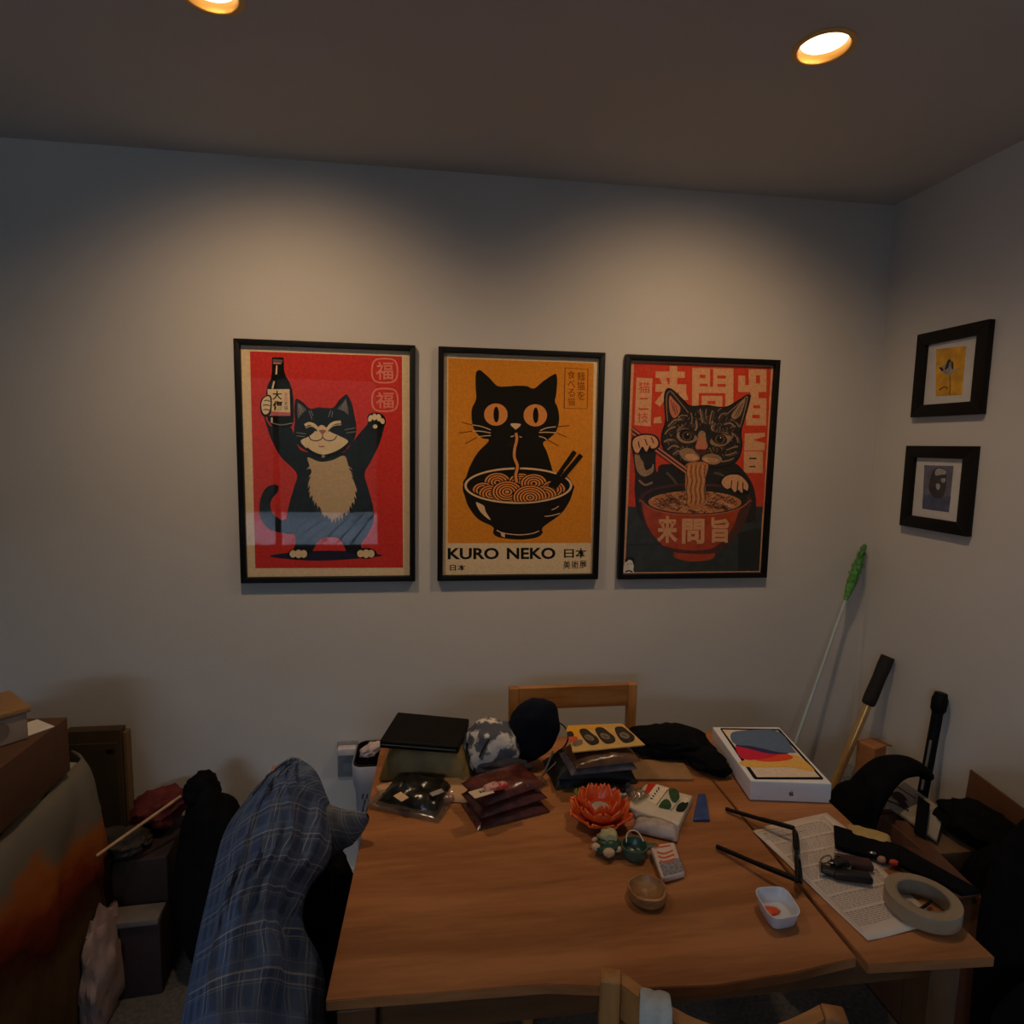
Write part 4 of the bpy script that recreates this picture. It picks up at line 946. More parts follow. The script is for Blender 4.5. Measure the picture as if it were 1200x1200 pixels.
for (x, y, s_) in ((465, 240, 1.1), (665, 225, 1.1), (890, 218, 1.05)):
    A.poly(k_watch, [(x - 115 * s_, y - 85), (x - 40 * s_, y - 105), (x + 40, y - 50), (x + 105 * s_, y + 10), (x + 115 * s_, y + 80), (x + 30 * s_, y + 105), (x - 60, y + 30)])
    A.ell(k_wm, x, y, 62 * s_, 34, 25); A.line(k_watch, [(x - 30, y - 8), (x, y - 4), (x + 30, y + 14)], 8)
A.poly(k_wr, [(185, 230), (240, 215), (310, 240), (300, 290), (200, 296)]); A.poly(k_watch, [(175, 170), (240, 165), (262, 210), (215, 225), (170, 215)]); A.poly(k_wm, [(230, 310), (360, 260), (370, 330), (260, 360)])
kn = (k3 - k0).cross(k1 - k0).normalized(); kn = kn if kn.z > 0 else -kn
A.build('card_print', kc, [k + kn * .0003 for k in (k0, k1, k2, k3)], en=kn)
# black fabric heap and card behind
hp = thing('black_fabric', 'black folded fabric heaped between the picture card and the tablet carton', 'cloth', (.57, 1.36, T))
mb = MB(); mb.blob((.580, 1.372, T + .030), .098, .062, .032, seed=7, amp=.22, freq=1.8, floor=T + .001, rot=Matrix.Rotation(math.radians(-14), 3, 'Z'), ridge=.06); mb.build('cloth_fold', m_blackcloth, hp)
mb = MB(); mb.blob((.640, 1.300, T + .020), .038, .065, .022, seed=9, amp=.3, freq=2, floor=T + .001, ridge=.1, rot=Matrix.Rotation(math.radians(18), 3, 'Z')); mb.build('cloth_end', m_blackcloth, hp)
q = U(770, 905, z=T + .004); mb = MB(at((q.x, q.y + .004, T), -6)); mb.box(-.095, .075, -.035, .05, 0, .006, .001); tag(mb.build('flat_carton', M('flat_tan_carton', (150, 112, 74), .7)), 'flat tan carton lying under the black fabric heap', 'box')
q = U(808, 878, z=T); mb = MB(at((q.x + .005, q.y + .03, T), -8)); mb.box(-.028, .028, -.06, .035, 0, .020, .002); tag(mb.build('small_carton', M('reddish_carton', (150, 100, 70), .7)), 'small brown carton between the black fabric and the tablet carton', 'box')

# lotus candle holder
lc = U(703, 964, z=T)
lo = thing('lotus_candle_holder', 'orange lotus shaped candle holder with layered petals at the table middle', 'candle holder', (lc.x, lc.y, T))
m_petal = M('orange_petal', (214, 74, 30), .3, var=.2, scale=18, spec=.5, rgb2=(232, 112, 48))
m_cup = M('candle_cup', (168, 150, 146), .5)
def petal(R0, R1, lift, wd, cup):
    V = []; Fc = []; n, k = 9, 6
    for i in range(n):
        t = i / (n - 1); r = R0 + (R1 - R0) * t; z = lift * (t ** 1.6)
        wdt = wd * math.sin(math.pi * (.12 + .86 * t)) ** .7
        for j in range(k + 1):
            s_ = j / k * 2 - 1
            V.append((r - cup * .3 * s_ * s_ * t, wdt * s_, .002 + z + cup * s_ * s_))
    for i in range(n - 1):
        for j in range(k): Fc.append((i * (k + 1) + j, (i + 1) * (k + 1) + j, (i + 1) * (k + 1) + j + 1, i * (k + 1) + j + 1))
    mb = MB(); mb.add(V, Fc); return mb
def ring_of_petals(n, off, z0, *a):
    src = None
    for i in range(n):
        if src is None:
            mb = petal(*a); me_o = mb.build('petal', m_petal, None); me_o.location = (0, 0, 0)
            org = mb.origin()
            for v in me_o.data.vertices: v.co += Vector(org)
            so = me_o.modifiers.new('thick', 'SOLIDIFY'); so.thickness = .0022
            src = me_o; o = me_o
        else:
            o = src.copy(); COL.objects.link(o)
        o.parent = lo; o.location = (0, 0, z0); o.rotation_euler = (0, 0, off + 2 * math.pi * i / n)
ring_of_petals(8, .2, .003, .010, .064, .024, .025, .006)
ring_of_petals(8, .6, .006, .012, .053, .038, .023, .007)
ring_of_petals(7, .1, .008, .014, .040, .046, .019, .007)
mb = MB(); mb.lathe([(.0, .002), (.020, .002), (.024, .006), (.0205, .036), (.0195, .036), (.0185, .030), (.0, .030)], (lc.x, lc.y, T), 28); mb.build('candle_cup', m_petal, lo)
mb = MB(); mb.lathe([(.0, .0345), (.0175, .0345), (.0182, .033), (.0182, .0305)], (lc.x, lc.y, T), 28); mb.build('tealight', m_cup, lo)
# yellow green tag, tiny plastic bits
q = U(690, 927, z=T + .006); mb = MB(at((q.x, q.y + .006, T + .001), 12)); mb.pillow(.062, .026, .012, seed=70, crinkle=.002, freq=30, p=5); tag(mb.build('green_pouch', M('lime_plastic', (150, 160, 66), .5)), 'small lime green strip between the orange lotus and black pouches', 'pouch')
for k, (px, py, dg) in enumerate(((716, 927, 20), (727, 936, -15), (735, 926, 40))):
    q = U(px, py, z=T); mb = MB(at(q, dg)); mb.pillow(.034, .018, .011, seed=80 + k, crinkle=.004, freq=90, p=4); tag(mb.build('silver_wrapper', M('silver_wrapper', (150, 144, 140), .3, metal=.4, var=.4, scale=60)), ('leftmost crumpled silvery wrapper between the orange lotus and the seed packet', 'crumpled silvery wrapper nearest the front between lotus and seed packet', 'rightmost rear crumpled silvery wrapper touching the seed packet corner')[k], 'wrapper', 'silvery wrappers')
# seed packet
q = U(773, 945, z=T)
e0, e1, e2, e3 = U(757, 918, z=T + .026), U(812, 932, z=T + .022), U(796, 966, z=T + .020), U(732, 944, z=T + .024)
sp_ = thing('seed_packet', 'glossy white printed packet with a red corner and green leaves beside the blue sachet', 'packet', (q.x, q.y, T))
dz = Vector((0, 0, -.019))
mb = MB(); mb.hexa([e3 + dz, e2 + dz, e1 + dz, e0 + dz, e3, e2, e1, e0], .004, 3); mb.build('packet_body', M('cream_packet', (206, 190, 166), .3, var=.06, spec=.5), sp_)
A = Art([(757, 918), (812, 932), (796, 966), (732, 944)], (e1 - e0).length, (e3 - e0).length)
cc = lambda P: [(730 + x * .1166, 900 + y * .1166) for x, y in P]
k_leaf = ink('ink_leaf', (52, 78, 46), .3); k_dleaf = ink('ink_dark_leaf', (34, 42, 30)); k_pred = ink('ink_packet_red', (190, 50, 36)); k_pcream = ink('ink_packet_cream', (226, 206, 176))
A.poly(k_pred, cc([(250, 160), (330, 165), (300, 215), (240, 260), (215, 240)]), False)
A.poly(k_pcream, cc([(325, 165), (450, 200), (350, 365), (215, 310)]), False)
A.poly(k_leaf, cc([(450, 220), (500, 205), (550, 240), (560, 300), (520, 340), (475, 310)])); A.poly(k_leaf, cc([(390, 320), (440, 305), (480, 360), (460, 405), (390, 395), (350, 380)]))
A.poly(k_dleaf, cc([(560, 350), (640, 330), (660, 360), (610, 430), (530, 420)])); A.ell(k_pcream, 730 + 628 * .1166, 900 + 315 * .1166, 3.4, 3.2); A.line(k_ltgrey, cc([(470, 420), (520, 370), (570, 320)]), 1.6)
for k in range(5): A.line(k_blk, cc([(268 + k * 20, 296 - k * 26), (296 + k * 14, 300 - k * 20)]), 1.4, False)
A.line(k_leaf, cc([(330, 360), (440, 215)]), 1.0, False)
pn = (e3 - e0).cross(e1 - e0).normalized(); pn = pn if pn.z > 0 else -pn
A.build('packet_print', sp_, [e + pn * .0006 for e in (e0, e1, e2, e3)], en=pn)
mb = MB(at(U(747, 934, z=T + .026), 30)); mb.pillow(.045, .03, .012, seed=91, crinkle=.004, freq=70); mb.build('clear_end', m_film, sp_)
# blue sachet
b0, b1, b2, b3 = U(818, 930, z=T + .010), U(827, 930, z=T + .010), U(832, 960, z=T + .006), U(812, 960, z=T + .006)
dz = Vector((0, 0, -.0055)); mb = MB(); mb.hexa([b3 + dz, b2 + dz, b1 + dz, b0 + dz, b3, b2, b1, b0], .0025, 3)
tag(mb.build('blue_sachet', M('blue_gel', (44, 74, 124), .18, var=.15, spec=.6)), 'small glossy blue sachet left of the tablet carton', 'sachet')
# white wrapped roll, snack packet, little card
q = U(768, 975, z=T + .001); mb = MB(at(q, -28)); mb.pillow(.086, .040, .022, seed=101, crinkle=.004, freq=40, p=3); tag(mb.build('white_bundle', M('dull_white_wrap', (178, 160, 150), .5, var=.2, scale=30, bump=.3, bscale=60)), 'white wrapped bundle below the seed packet', 'packet')
q = U(755, 958, z=T + .001); mb = MB(at(q, -20)); mb.box(-.03, .026, -.012, .022, 0, .012, .002); tag(mb.build('grey_box', M('grey_carton', (136, 122, 110), .7)), 'small grey brown carton between the seed packet and white bundle', 'box')
s0, s1, s2, s3 = U(762, 990, z=T + .020), U(790, 986, z=T + .018), U(803, 1022, z=T + .012), U(776, 1029, z=T + .014)
sn = thing('snack_sachet', 'white snack sachet with orange print and grey back panel beside the green cup', 'sachet', (q.x, q.y, T))
cS = (s0 + s2) / 2; sn.location = (cS.x, cS.y, T)
dz = Vector((0, 0, -.011)); mb = MB(); mb.hexa([s3 + dz, s2 + dz, s1 + dz, s0 + dz, s3, s2, s1, s0], .004, 3); mb.build('sachet_body', M('sachet_foil', (206, 184, 168), .4, var=.1, spec=.5, bump=.2, bscale=60), sn)
A = Art([(762, 990), (790, 986), (803, 1022), (776, 1029)], (s1 - s0).length, (s3 - s0).length)
k_so = ink('ink_sachet_orange', (206, 92, 48)); k_sg = ink('ink_sachet_grey', (132, 126, 128), .3, 200)
A.poly(k_sg, [(772, 1011), (797, 1006), (802, 1021), (778, 1027)], False); A.poly(k_so, [(763, 989), (772, 988), (774, 993), (766, 995)], False)
for yy in (998, 1003, 1008): A.line(k_so, [(770 + (yy - 998) * .4, yy + 1), (779, yy + 3), (789 + (yy - 998) * .3, yy - 1)], 2.0)
A.line(k_so, [(774, 993), (786, 991)], 1.6, False)
sn_ = (s3 - s0).cross(s1 - s0).normalized(); sn_ = sn_ if sn_.z > 0 else -sn_
A.build('sachet_print', sn, [e + sn_ * .0006 for e in (s0, s1, s2, s3)], en=sn_)
q = U(737, 962, z=T + .002); mb = MB(at(q, -6, (14, 0))); mb.box(-.013, .012, -.02, .02, 0, .0014, .0005); tag(mb.build('small_card', M('orange_card', (198, 128, 76), .6, rgb2=(190, 92, 50), scale=40)), 'small orange tan card tucked right of the orange lotus', 'card')
# green and white ornament
oc_ = U(712, 1000, z=T); orn = thing('flower_ornament', 'small green and cream flower ornament in front of the orange lotus', 'ornament', (oc_.x, oc_.y, T))
mb = MB(); mb.blob((oc_.x, oc_.y, T + .014), .025, .022, .015, seed=4, amp=.25, floor=T + .0005, sub=3); mb.build('leaf_base', M('dark_green_glaze', (44, 74, 52), .35, var=.3), orn)
mb = MB(); mb.blob((oc_.x + .002, oc_.y + .008, T + .028), .017, .014, .013, seed=5, amp=.3, sub=3, ridge=.12, freq=3); mb.build('cream_flower', M('cream_glaze', (170, 160, 112), .5, var=.2, scale=70), orn)
for dx, dy, r in ((-.022, -.002, .010), (-.004, -.020, .011), (.015, -.012, .008), (-.018, .016, .008)):
    mb = MB(); mb.blob((oc_.x + dx, oc_.y + dy, T + .016), r, r * .8, r * .7, seed=6, amp=.1, sub=3); mb.build('petal', M('pale_petal', (200, 160, 126), .5), orn)
# green cup with a white cord
gc = U(743, 1004, z=T); cp = thing('green_cup', 'small green ceramic cup with a white cord loop in front of the white bundle', 'cup', (gc.x, gc.y, T))
mb = MB(); mb.lathe([(0, .0005), (.017, .0005), (.021, .006), (.0245, .020), (.0245, .024), (.022, .024), (.019, .012), (.014, .006), (0, .006)], (gc.x, gc.y, T), 30); mb.build('cup_body', M('green_glaze', (62, 88, 72), .3, var=.2, scale=20, spec=.5), cp)
mb = MB(); mb.hexa([(gc.x + .022, gc.y - .006, T + .014), (gc.x + .044, gc.y - .004, T + .016), (gc.x + .044, gc.y + .006, T + .016), (gc.x + .022, gc.y + .008, T + .014), (gc.x + .022, gc.y - .006, T + .021), (gc.x + .044, gc.y - .004, T + .021), (gc.x + .044, gc.y + .006, T + .021), (gc.x + .022, gc.y + .008, T + .021)], .002); mb.build('handle', M('green_glaze_handle', (78, 92, 72), .35), cp)
cord(cp, [U(734, 987, z=T + .026), U(735, 977, z=T + .034), U(742, 973, z=T + .037), U(749, 977, z=T + .034), U(754, 986, z=T + .026)], .0013, M('white_cord', (220, 200, 176), .7))
# wooden ring bowl
rc = U(758, 1053, z=T); m_ringw = wood('ring_wood', (130, 88, 50), (168, 122, 76), 'X', 20)
mb = MB(); mb.lathe([(0, .001), (.026, .0005), (.030, .004), (.0325, .012), (.032, .020), (.0285, .021), (.026, .014), (.020, .006), (0, .004)], (rc.x, rc.y, T), 36, wob=lambda th, i: .03 * math.sin(th * 5 + 1) if i in (4, 5) else .0)
tag(mb.build('wooden_bowl', m_ringw), 'small brown wooden bowl with an uneven rim alone on the table', 'bowl')
# white tray with orange paint
ty = thing('paint_tray', 'small white plastic tray with a dab of orange paint near the table front', 'tray', (U(911, 1068, z=T)).to_tuple())
zt = T + .026
o4 = [U(881, 1040, z=zt), U(920, 1038, z=zt), U(942, 1072, z=zt), U(905, 1079, z=zt)]
b4 = [U(892, 1066, z=T + .001), U(924, 1056, z=T + .001), U(938, 1082, z=T + .001), U(908, 1091, z=T + .001)]
oc4 = sum(o4, Vector()) / 4; sp4 = [p for p in o4]
def rloop(P, f, z, r=.32, n=6):
    c = sum(P, Vector()) / 4; out = []
    for i in range(4):
        a, b, d = P[i - 1], P[i], P[(i + 1) % 4]; a = b.lerp(a, r); d = b.lerp(d, r)
        for k in range(n + 1):
            t = k / n; q = a * (1 - t) ** 2 + b * 2 * t * (1 - t) + d * t * t
            q = c + (q - c) * f; q.z = z; out.append(q)
    return out
flat4 = [Vector((p.x, p.y, 0)) for p in o4]; fc4 = sum(flat4, Vector()) / 4
loops = [rloop(flat4, .01, T + .001), rloop(flat4, .74, T + .001), rloop(flat4, .82, T + .004), rloop(flat4, .97, zt - .004), rloop(flat4, 1.0, zt), rloop(flat4, .95, zt), rloop(flat4, .91, zt - .003), rloop(flat4, .76, T + .006), rloop(flat4, .68, T + .0045), rloop(flat4, .01, T + .0045)]
mb = MB(); V = [q for l in loops for q in l]; n = len(loops[0]); Fc = []
for i in range(len(loops) - 1):
    for k in range(n): Fc.append((i * n + k, i * n + (k + 1) % n, (i + 1) * n + (k + 1) % n, (i + 1) * n + k))
mb.add(V, Fc); mb.build('tray_body', M('white_tray', (206, 210, 218), .4, var=.02), ty)
q = U(903, 1067, z=T + .006); mb = MB(); mb.blob((q.x, q.y, T + .0055), .014, .010, .003, seed=3, amp=.3, sub=3, floor=T + .0046); mb.build('paint_dab', M('orange_paint', (226, 82, 30), .4), ty)

# eyeglasses lying with temples open
m_spec = M('glasses_black', (13, 11, 10), .45, spec=.2)
g0, g1 = U(930, 970, z=T + .030), U(935, 1031, z=T + .030)
t0, t1 = U(851, 948, z=T + .006), U(840, 992, z=T + .006)
gl_ = thing('eyeglasses', 'black framed eyeglasses lying with temples open at the left edge of the paper', 'glasses', ((g0 + g1) / 2).to_tuple()[:2] + (T,))
hv = Vector((.021, .020, -.026)); ax = (g1 - g0); gn = ax.cross(hv).normalized()
def rim(c0, c1, h0, h1, nm):
    a = g0 + ax * c0; b = g0 + ax * c1
    pts = []
    for k in range(20):
        th = 2 * math.pi * k / 20; cx, sx = math.cos(th), math.sin(th)
        u = .5 + .5 * math.copysign(abs(cx) ** .7, cx); v = .5 + .5 * math.copysign(abs(sx) ** .7, sx)
        pts.append(a.lerp(b, u) + hv * (h0 + (h1 - h0) * v))
    mb = MB(); mb.tube(pts + [pts[0]], .0036, 8, caps=False); mb.build(nm, m_spec, gl_)
    mb = MB(); mb.add([p + gn * .0006 for p in pts] + [p - gn * .0006 for p in pts], [tuple(range(20)), tuple(range(39, 19, -1))] + [(k, k + 20, (k + 1) % 20 + 20, (k + 1) % 20) for k in range(20)]); mb.build('lens', film('spectacle_lens', (225, 225, 220), .02, .03), gl_)
rim(.02, .45, 0, 1, 'rim'); rim(.55, .98, 0, 1, 'rim')
mb = MB(); mb.tube(spline([g0 + ax * .44 + hv * .3, g0 + ax * .5 + hv * .18, g0 + ax * .56 + hv * .3], False, 4), .0024, 8); mb.build('bridge', m_spec, gl_)
for a, b in ((g0, t0), (g1, t1)):
    d = (b - a); P = [a + hv * .15, a + d * .08 + hv * .05, a + d * .5 + Vector((0, 0, -.001)), a + d * .74 + Vector((0, .001, -.001)), b]
    P[3].z = max(P[3].z, T + .008); mb = MB(); mb.tube(spline(P, False, 5), [.0048] * 10 + [.0042] * 11, 8, flat=1.0); mb.build('temple', m_spec, gl_)

# paper sheets
m_paper = M('sheet_paper', (214, 196, 180), .85, var=.02)
def sheet(label, quad, z, lines, seed, curl=.004):
    P = [Vector((*q, z)) for q in quad]; t = thing('paper_sheet', label, 'paper', ((P[0] + P[2]) / 2), 'paper sheets on the right of the table')
    n, m_ = 12, 16; V = []; Fc = []
    def pt(u, v, dz=0): 
        q = P[0].lerp(P[1], u).lerp(P[3].lerp(P[2], u), v); q.z += curl * (.5 + noise.noise(Vector((u * 2 + seed, v * 2, 0)))) * (1 if u < .9 else .6) + dz; return q
    for j in range(m_ + 1):
        for i in range(n + 1): V.append(pt(i / n, j / m_))
    for j in range(m_):
        for i in range(n): Fc.append((j * (n + 1) + i, (j + 1) * (n + 1) + i, (j + 1) * (n + 1) + i + 1, j * (n + 1) + i + 1))
    mb = MB(); mb.add(V, Fc); o = mb.build('sheet', m_paper, t); sm = o.modifiers.new('thick', 'SOLIDIFY'); sm.thickness = .0004
    if lines:
        r = random.Random(seed); mb = MB()
        for k in range(lines):
            v = .05 + .86 * k / lines; u = .07
            if k % 9 == 8: continue
            while u < .90:
                L = r.uniform(.02, .07)
                e = min(u + L, .93); dv = .0042 if k % 9 else .007
                mb.add([pt(u, v, .0005), pt(e, v, .0005), pt(e, v + dv, .0005), pt(u, v + dv, .0005)], [(3, 2, 1, 0)]); u += L + .014
        for u0, u1, v0, v1 in ((.03, .034, .03, .94), (.055, .058, .03, .94), (.03, .95, .028, .032), (.03, .60, .105, .110)):
            mb.add([pt(u0, v0, .0005), pt(u1, v0, .0005), pt(u1, v1, .0005), pt(u0, v1, .0005)], [(3, 2, 1, 0)])
        mb.build('print', M('faded_print', (156, 140, 128), .85), t, smooth=False)
    return t
sheet('white printed sheet of small text lying under the keys and eyeglasses', [(.628, 1.054), (.800, 1.085), (.808, .800), (.665, .781)], T + .0006, 62, 2)
sheet('blank pale sheet peeking out behind the printed sheet at the right', [(.660, 1.068), (.815, 1.098), (.838, .935), (.70, .90)], T + .0001, 0, 5, .0002)
q = U(1025, 972, z=T + .012); mb = MB(at((q.x - .022, q.y - .012, T + .0035), -35)); mb.pillow(.075, .045, .013, seed=120, crinkle=.002, freq=30, p=4); tag(mb.build('yellow_packet', M('yellowish_packet', (176, 146, 84), .6)), 'small yellowish packet at the right table edge behind the black sleeve', 'packet')

# tape roll
rc = U(1080, 1066, z=T + .005); zr = T + .006
tp = thing('tape_roll', 'large pale roll of packing tape lying flat at the right front of the table', 'tape', (rc.x, rc.y, zr))
mb = MB(); mb.lathe([(.0385, 0), (.0535, 0), (.054, .001), (.054, .023), (.0535, .024), (.0385, .024), (.0385, 0)], (rc.x, rc.y, zr), 48); mb.build('tape_winding', M('packing_tape', (152, 132, 106), .3, var=.1, scale=9, spec=.4), tp)
mb = MB(); mb.lathe([(.0358, -.0002), (.0384, -.0002), (.0384, .0242), (.0358, .0242), (.0358, -.0002)], (rc.x, rc.y, zr), 48); mb.build('cardboard_core', M('core_board', (128, 116, 98), .8), tp)
mb = MB(); mb.tube(spline([(rc.x - .030, rc.y + .008, zr + .003), (rc.x - .012, rc.y - .004, zr + .004), (rc.x + .012, rc.y + .004, zr + .003), (rc.x + .026, rc.y + .012, zr + .004)], False, 6), .0024, 6); tag(mb.build('dark_cable', m_cord), 'short dark cable inside the tape roll', 'cable')

# keys and fobs
ky = U(985, 1022, z=T); kk = thing('key_bunch', 'bunch of black key fobs with steel rings lying on the printed sheet', 'keys', (ky.x, ky.y, T + .005))
m_fob = M('black_fob', (18, 16, 17), .4, var=.2); m_steel = M('steel', (170, 165, 160), .25, metal=1, var=.05); m_leather = M('dark_red_leather', (58, 26, 24), .5, var=.2, bump=.2)
zk = T + .006
for px, py, dg, w_, d_, h_, mt, nm in ((998, 1030, -18, .062, .022, .012, m_fob, 'key_fob'), (978, 1026, -30, .045, .020, .011, m_fob, 'key_fob'), (1000, 1014, -22, .060, .024, .012, m_leather, 'leather_fob'), (983, 1020, 10, .03, .016, .02, m_fob, 'key_fob')):
    q = U(px, py, z=zk); mb = MB(at((q.x, q.y, zk), dg)); mb.box(-w_ / 2, w_ / 2, -d_ / 2, d_ / 2, 0, h_, .004, 3); mb.build(nm, mt, kk)
for px, py, r, ax_ in ((987, 1010, .014, (.3, -.2, 1)), (968, 1007, .010, (-.5, .3, .8)), (975, 1012, .008, (.2, .6, .8))):
    q = U(px, py, z=zk + .012); mb = MB(); mb.torus(q, r, .0012, 24, 6, axis=Vector(ax_)); mb.build('key_ring', m_steel, kk)
q = U(963, 1018, z=zk + .004); mb = MB(at(q, 60)); mb.box(-.018, .018, -.004, .004, 0, .002, .0006); mb.torus(at(q, 60) @ Vector((-.022, 0, .001)), .006, .002, 16, 6); mb.build('key', m_steel, kk)
# earbud bits
for px, py, nm, lb, mt in ((1022, 1004, 'metal_clip', 'small silvery clip between the key bunch and the tape roll', m_steel), (1033, 1010, 'red_bead', 'small reddish earplug lying next to the tape roll', M('dull_pink', (170, 120, 100), .5)), (1047, 1014, 'orange_cap', 'small orange red cap touching the tape roll', M('red_orange', (190, 66, 34), .5))):
    q = U(px, py, z=T + .006); mb = MB(); mb.blob((q.x, q.y, T + .0105), .009, .006, .0055, seed=px, amp=.2, sub=3); tag(mb.build(nm, mt), lb, {'metal_clip': 'clip', 'red_bead': 'earplug', 'orange_cap': 'cap'}[nm])
# black glasses sleeve / strap
a0, a1, a2, a3 = U(977, 966, z=T + .014), U(1055, 990, z=T + .014), U(1052, 1011, z=T + .014), U(979, 990, z=T + .014)
e4, e5 = U(1150, 1043, z=T + .016), U(1128, 1046, z=T + .016)
bs = thing('black_sleeve', 'long flat black sleeve lying across the top right of the printed sheet', 'sleeve', ((a0 + a2) / 2).to_tuple()[:2] + (T + .006,))
dz = Vector((0, 0, -.008)); mb = MB(); mb.hexa([a3 + dz, a2 + dz, a1 + dz, a0 + dz, a3, a2, a1, a0], .002); mb.hexa([a2 + dz, e5 + dz, e4 + dz, a1 + dz, a2, e5, e4, a1], .002); mb.build('sleeve_body', m_blackcloth, bs)

# ================================================================== CORNER AND RIGHT WALL
m_pole = M('pale_pole', (176, 190, 190), .35, var=.05, spec=.5)
ft, fm = U(1013, 640, y=1.905), U(989, 705, y=1.877)
d = U(933, 868, y=1.80) - ft; base = ft + d * ((0.004 - ft.z) / d.z)
du = thing('feather_duster', 'bright green duster on a long thin pale pole leaning in the corner', 'duster', base)
neck = ft + d * .285
mb = MB(); mb.tube([base, neck], .0052, 10); mb.build('pole', m_pole, du)
mb = MB(); ax_ = (ft - neck); L = ax_.length; b = bmesh.new(); n = 0
ux = ax_.normalized(); va = ux.orthogonal().normalized(); vb = ux.cross(va); rr = random.Random(5)
V = []; Fc = []
for k in range(420):
    t = rr.random(); th = rr.uniform(0, 6.283); prof = .021 * math.sin(math.pi * min(1, .10 + .84 * t)) ** .7
    c = neck + ax_ * (t * .93); o_ = va * math.cos(th) + vb * math.sin(th); tip = c + o_ * prof * rr.uniform(.7, 1.15) + ux * .022
    if tip.y > WB - .004: tip.y = WB - .004
    if tip.x > WR - .004: tip.x = WR - .004
    sd = ux.cross(o_) * .0035; i0 = len(V); V += [c - sd, c + sd, tip + sd * .3, tip - sd * .3]; Fc.append((i0, i0 + 1, i0 + 2, i0 + 3))
mb.add(V, Fc); mb.tube([neck, neck + ax_ * .25, neck + ax_ * .6, neck + ax_ * .92], [.006, .014, .015, .004], 12)
o = mb.build('duster_head', M('green_fibre', (86, 146, 74), .8, var=.3, scale=90), du); o['kind'] = 'stuff'
# gold pole
gt = U(1040, 771, x=WR - .024); gd = U(975, 925, x=1.30) - gt; gb = gt + gd * ((.004 - gt.z) / gd.z)
gp_ = thing('gold_pole', 'shiny gold pole with a black foam grip leaning on the right wall', 'pole', gb)
gk = gt + gd * (58 / 162)
mb = MB(); mb.tube([gb, gk], .0125, 18); mb.build('shaft', M('gold_metal', (206, 164, 106), .32, metal=.5, var=.05), gp_)
mb = MB(); mb.tube([gk - gd * .0, gk - gd * .012, gk - gd * .06, gk - gd * .2, gk - gd * .30, gt - gd * .01, gt], [.0155, .020, .021, .0195, .021, .020, .017], 18); mb.build('grip', M('foam_grip', (34, 30, 28), .85, var=.2, bump=.3), gp_)
# black pole
bt = U(1103, 812, x=WR - .026); bd = U(1076, 960, x=1.43) - bt; bb = bt + bd * ((.004 - bt.z) / bd.z)
bpn = thing('black_pole', 'black pole with a thicker handle leaning on the right wall, right of the gold pole', 'pole', bb)
mb = MB(); mb.tube([bb, bt + bd * .14], .0145, 14); mb.build('shaft', m_blackpl, bpn)
mb = MB(); mb.tube([bt + bd * .155, bt + bd * .13, bt + bd * .05, bt + bd * .02, bt], [.015, .020, .021, .0175, .0165], 16); mb.build('handle', m_blackpl, bpn)
mb = MB(); off = Vector((-.0135, -.008, 0)); mb.tube([bt + bd * .36 + off, bt + bd * .75 + off], .0035, 8); mb.build('grey_strip', M('grey_strip', (120, 118, 112), .5), bpn)

# moving box with its flaps, right of the table
m_boxd = M('moving_box_card', (104, 66, 44), .85, var=.08, scale=12)
mx = thing('moving_box', 'open brown cardboard moving box full of clutter, right of the table', 'box', (1.33, 1.27, 0))
r0, r1 = U(1022, 952, z=.52), U(1150, 1050, z=.52); bx1, by0, by1 = WR - .02, r1.y, r0.y + .04
bx0 = 1.205
th_ = .006
for nm, b in (('left_side', (bx0, bx0 + th_, by0, by1, .002, .50)), ('right_side', (bx1 - th_, bx1, by0, by1, .002, .50)), ('front_side', (bx0, bx1, by0, by0 + th_, .002, .50)), ('back_side', (bx0, bx1, by1 - th_, by1, .002, .50)), ('box_floor', (bx0, bx1, by0, by1, .002, .008))):
    mb = MB(); mb.box(*b, bevel=.0015); mb.build(nm, m_boxd, mx)
i0, i1, o1, o0 = U(1062, 962, z=.52), U(1150, 1047, z=.52), U(1122, 1050, z=.475), U(1026, 958, z=.475)
dz = Vector((0, 0, -.006)); mb = MB(); mb.hexa([o0 + dz, o1 + dz, i1 + dz, i0 + dz, o0, o1, i1, i0], .001); mb.build('left_flap', m_boxd, mx)
f0, f1 = U(1078, 908, x=WR - .03), U(1172, 985, x=WR - .03)
mb = MB(); q0 = Vector((bx1, by1, .50)); q1 = Vector((bx1, by0, .50)); n_ = Vector((-.005, 0, 0))
mb.hexa([q0 + n_, q1 + n_, q1, q0, Vector((WR - .012, by1, .60)) + n_, Vector((WR - .012, by0, .56)) + n_, Vector((WR - .012, by0, .56)), Vector((WR - .012, by1, .60))], .001); mb.build('right_flap', m_boxd, mx)
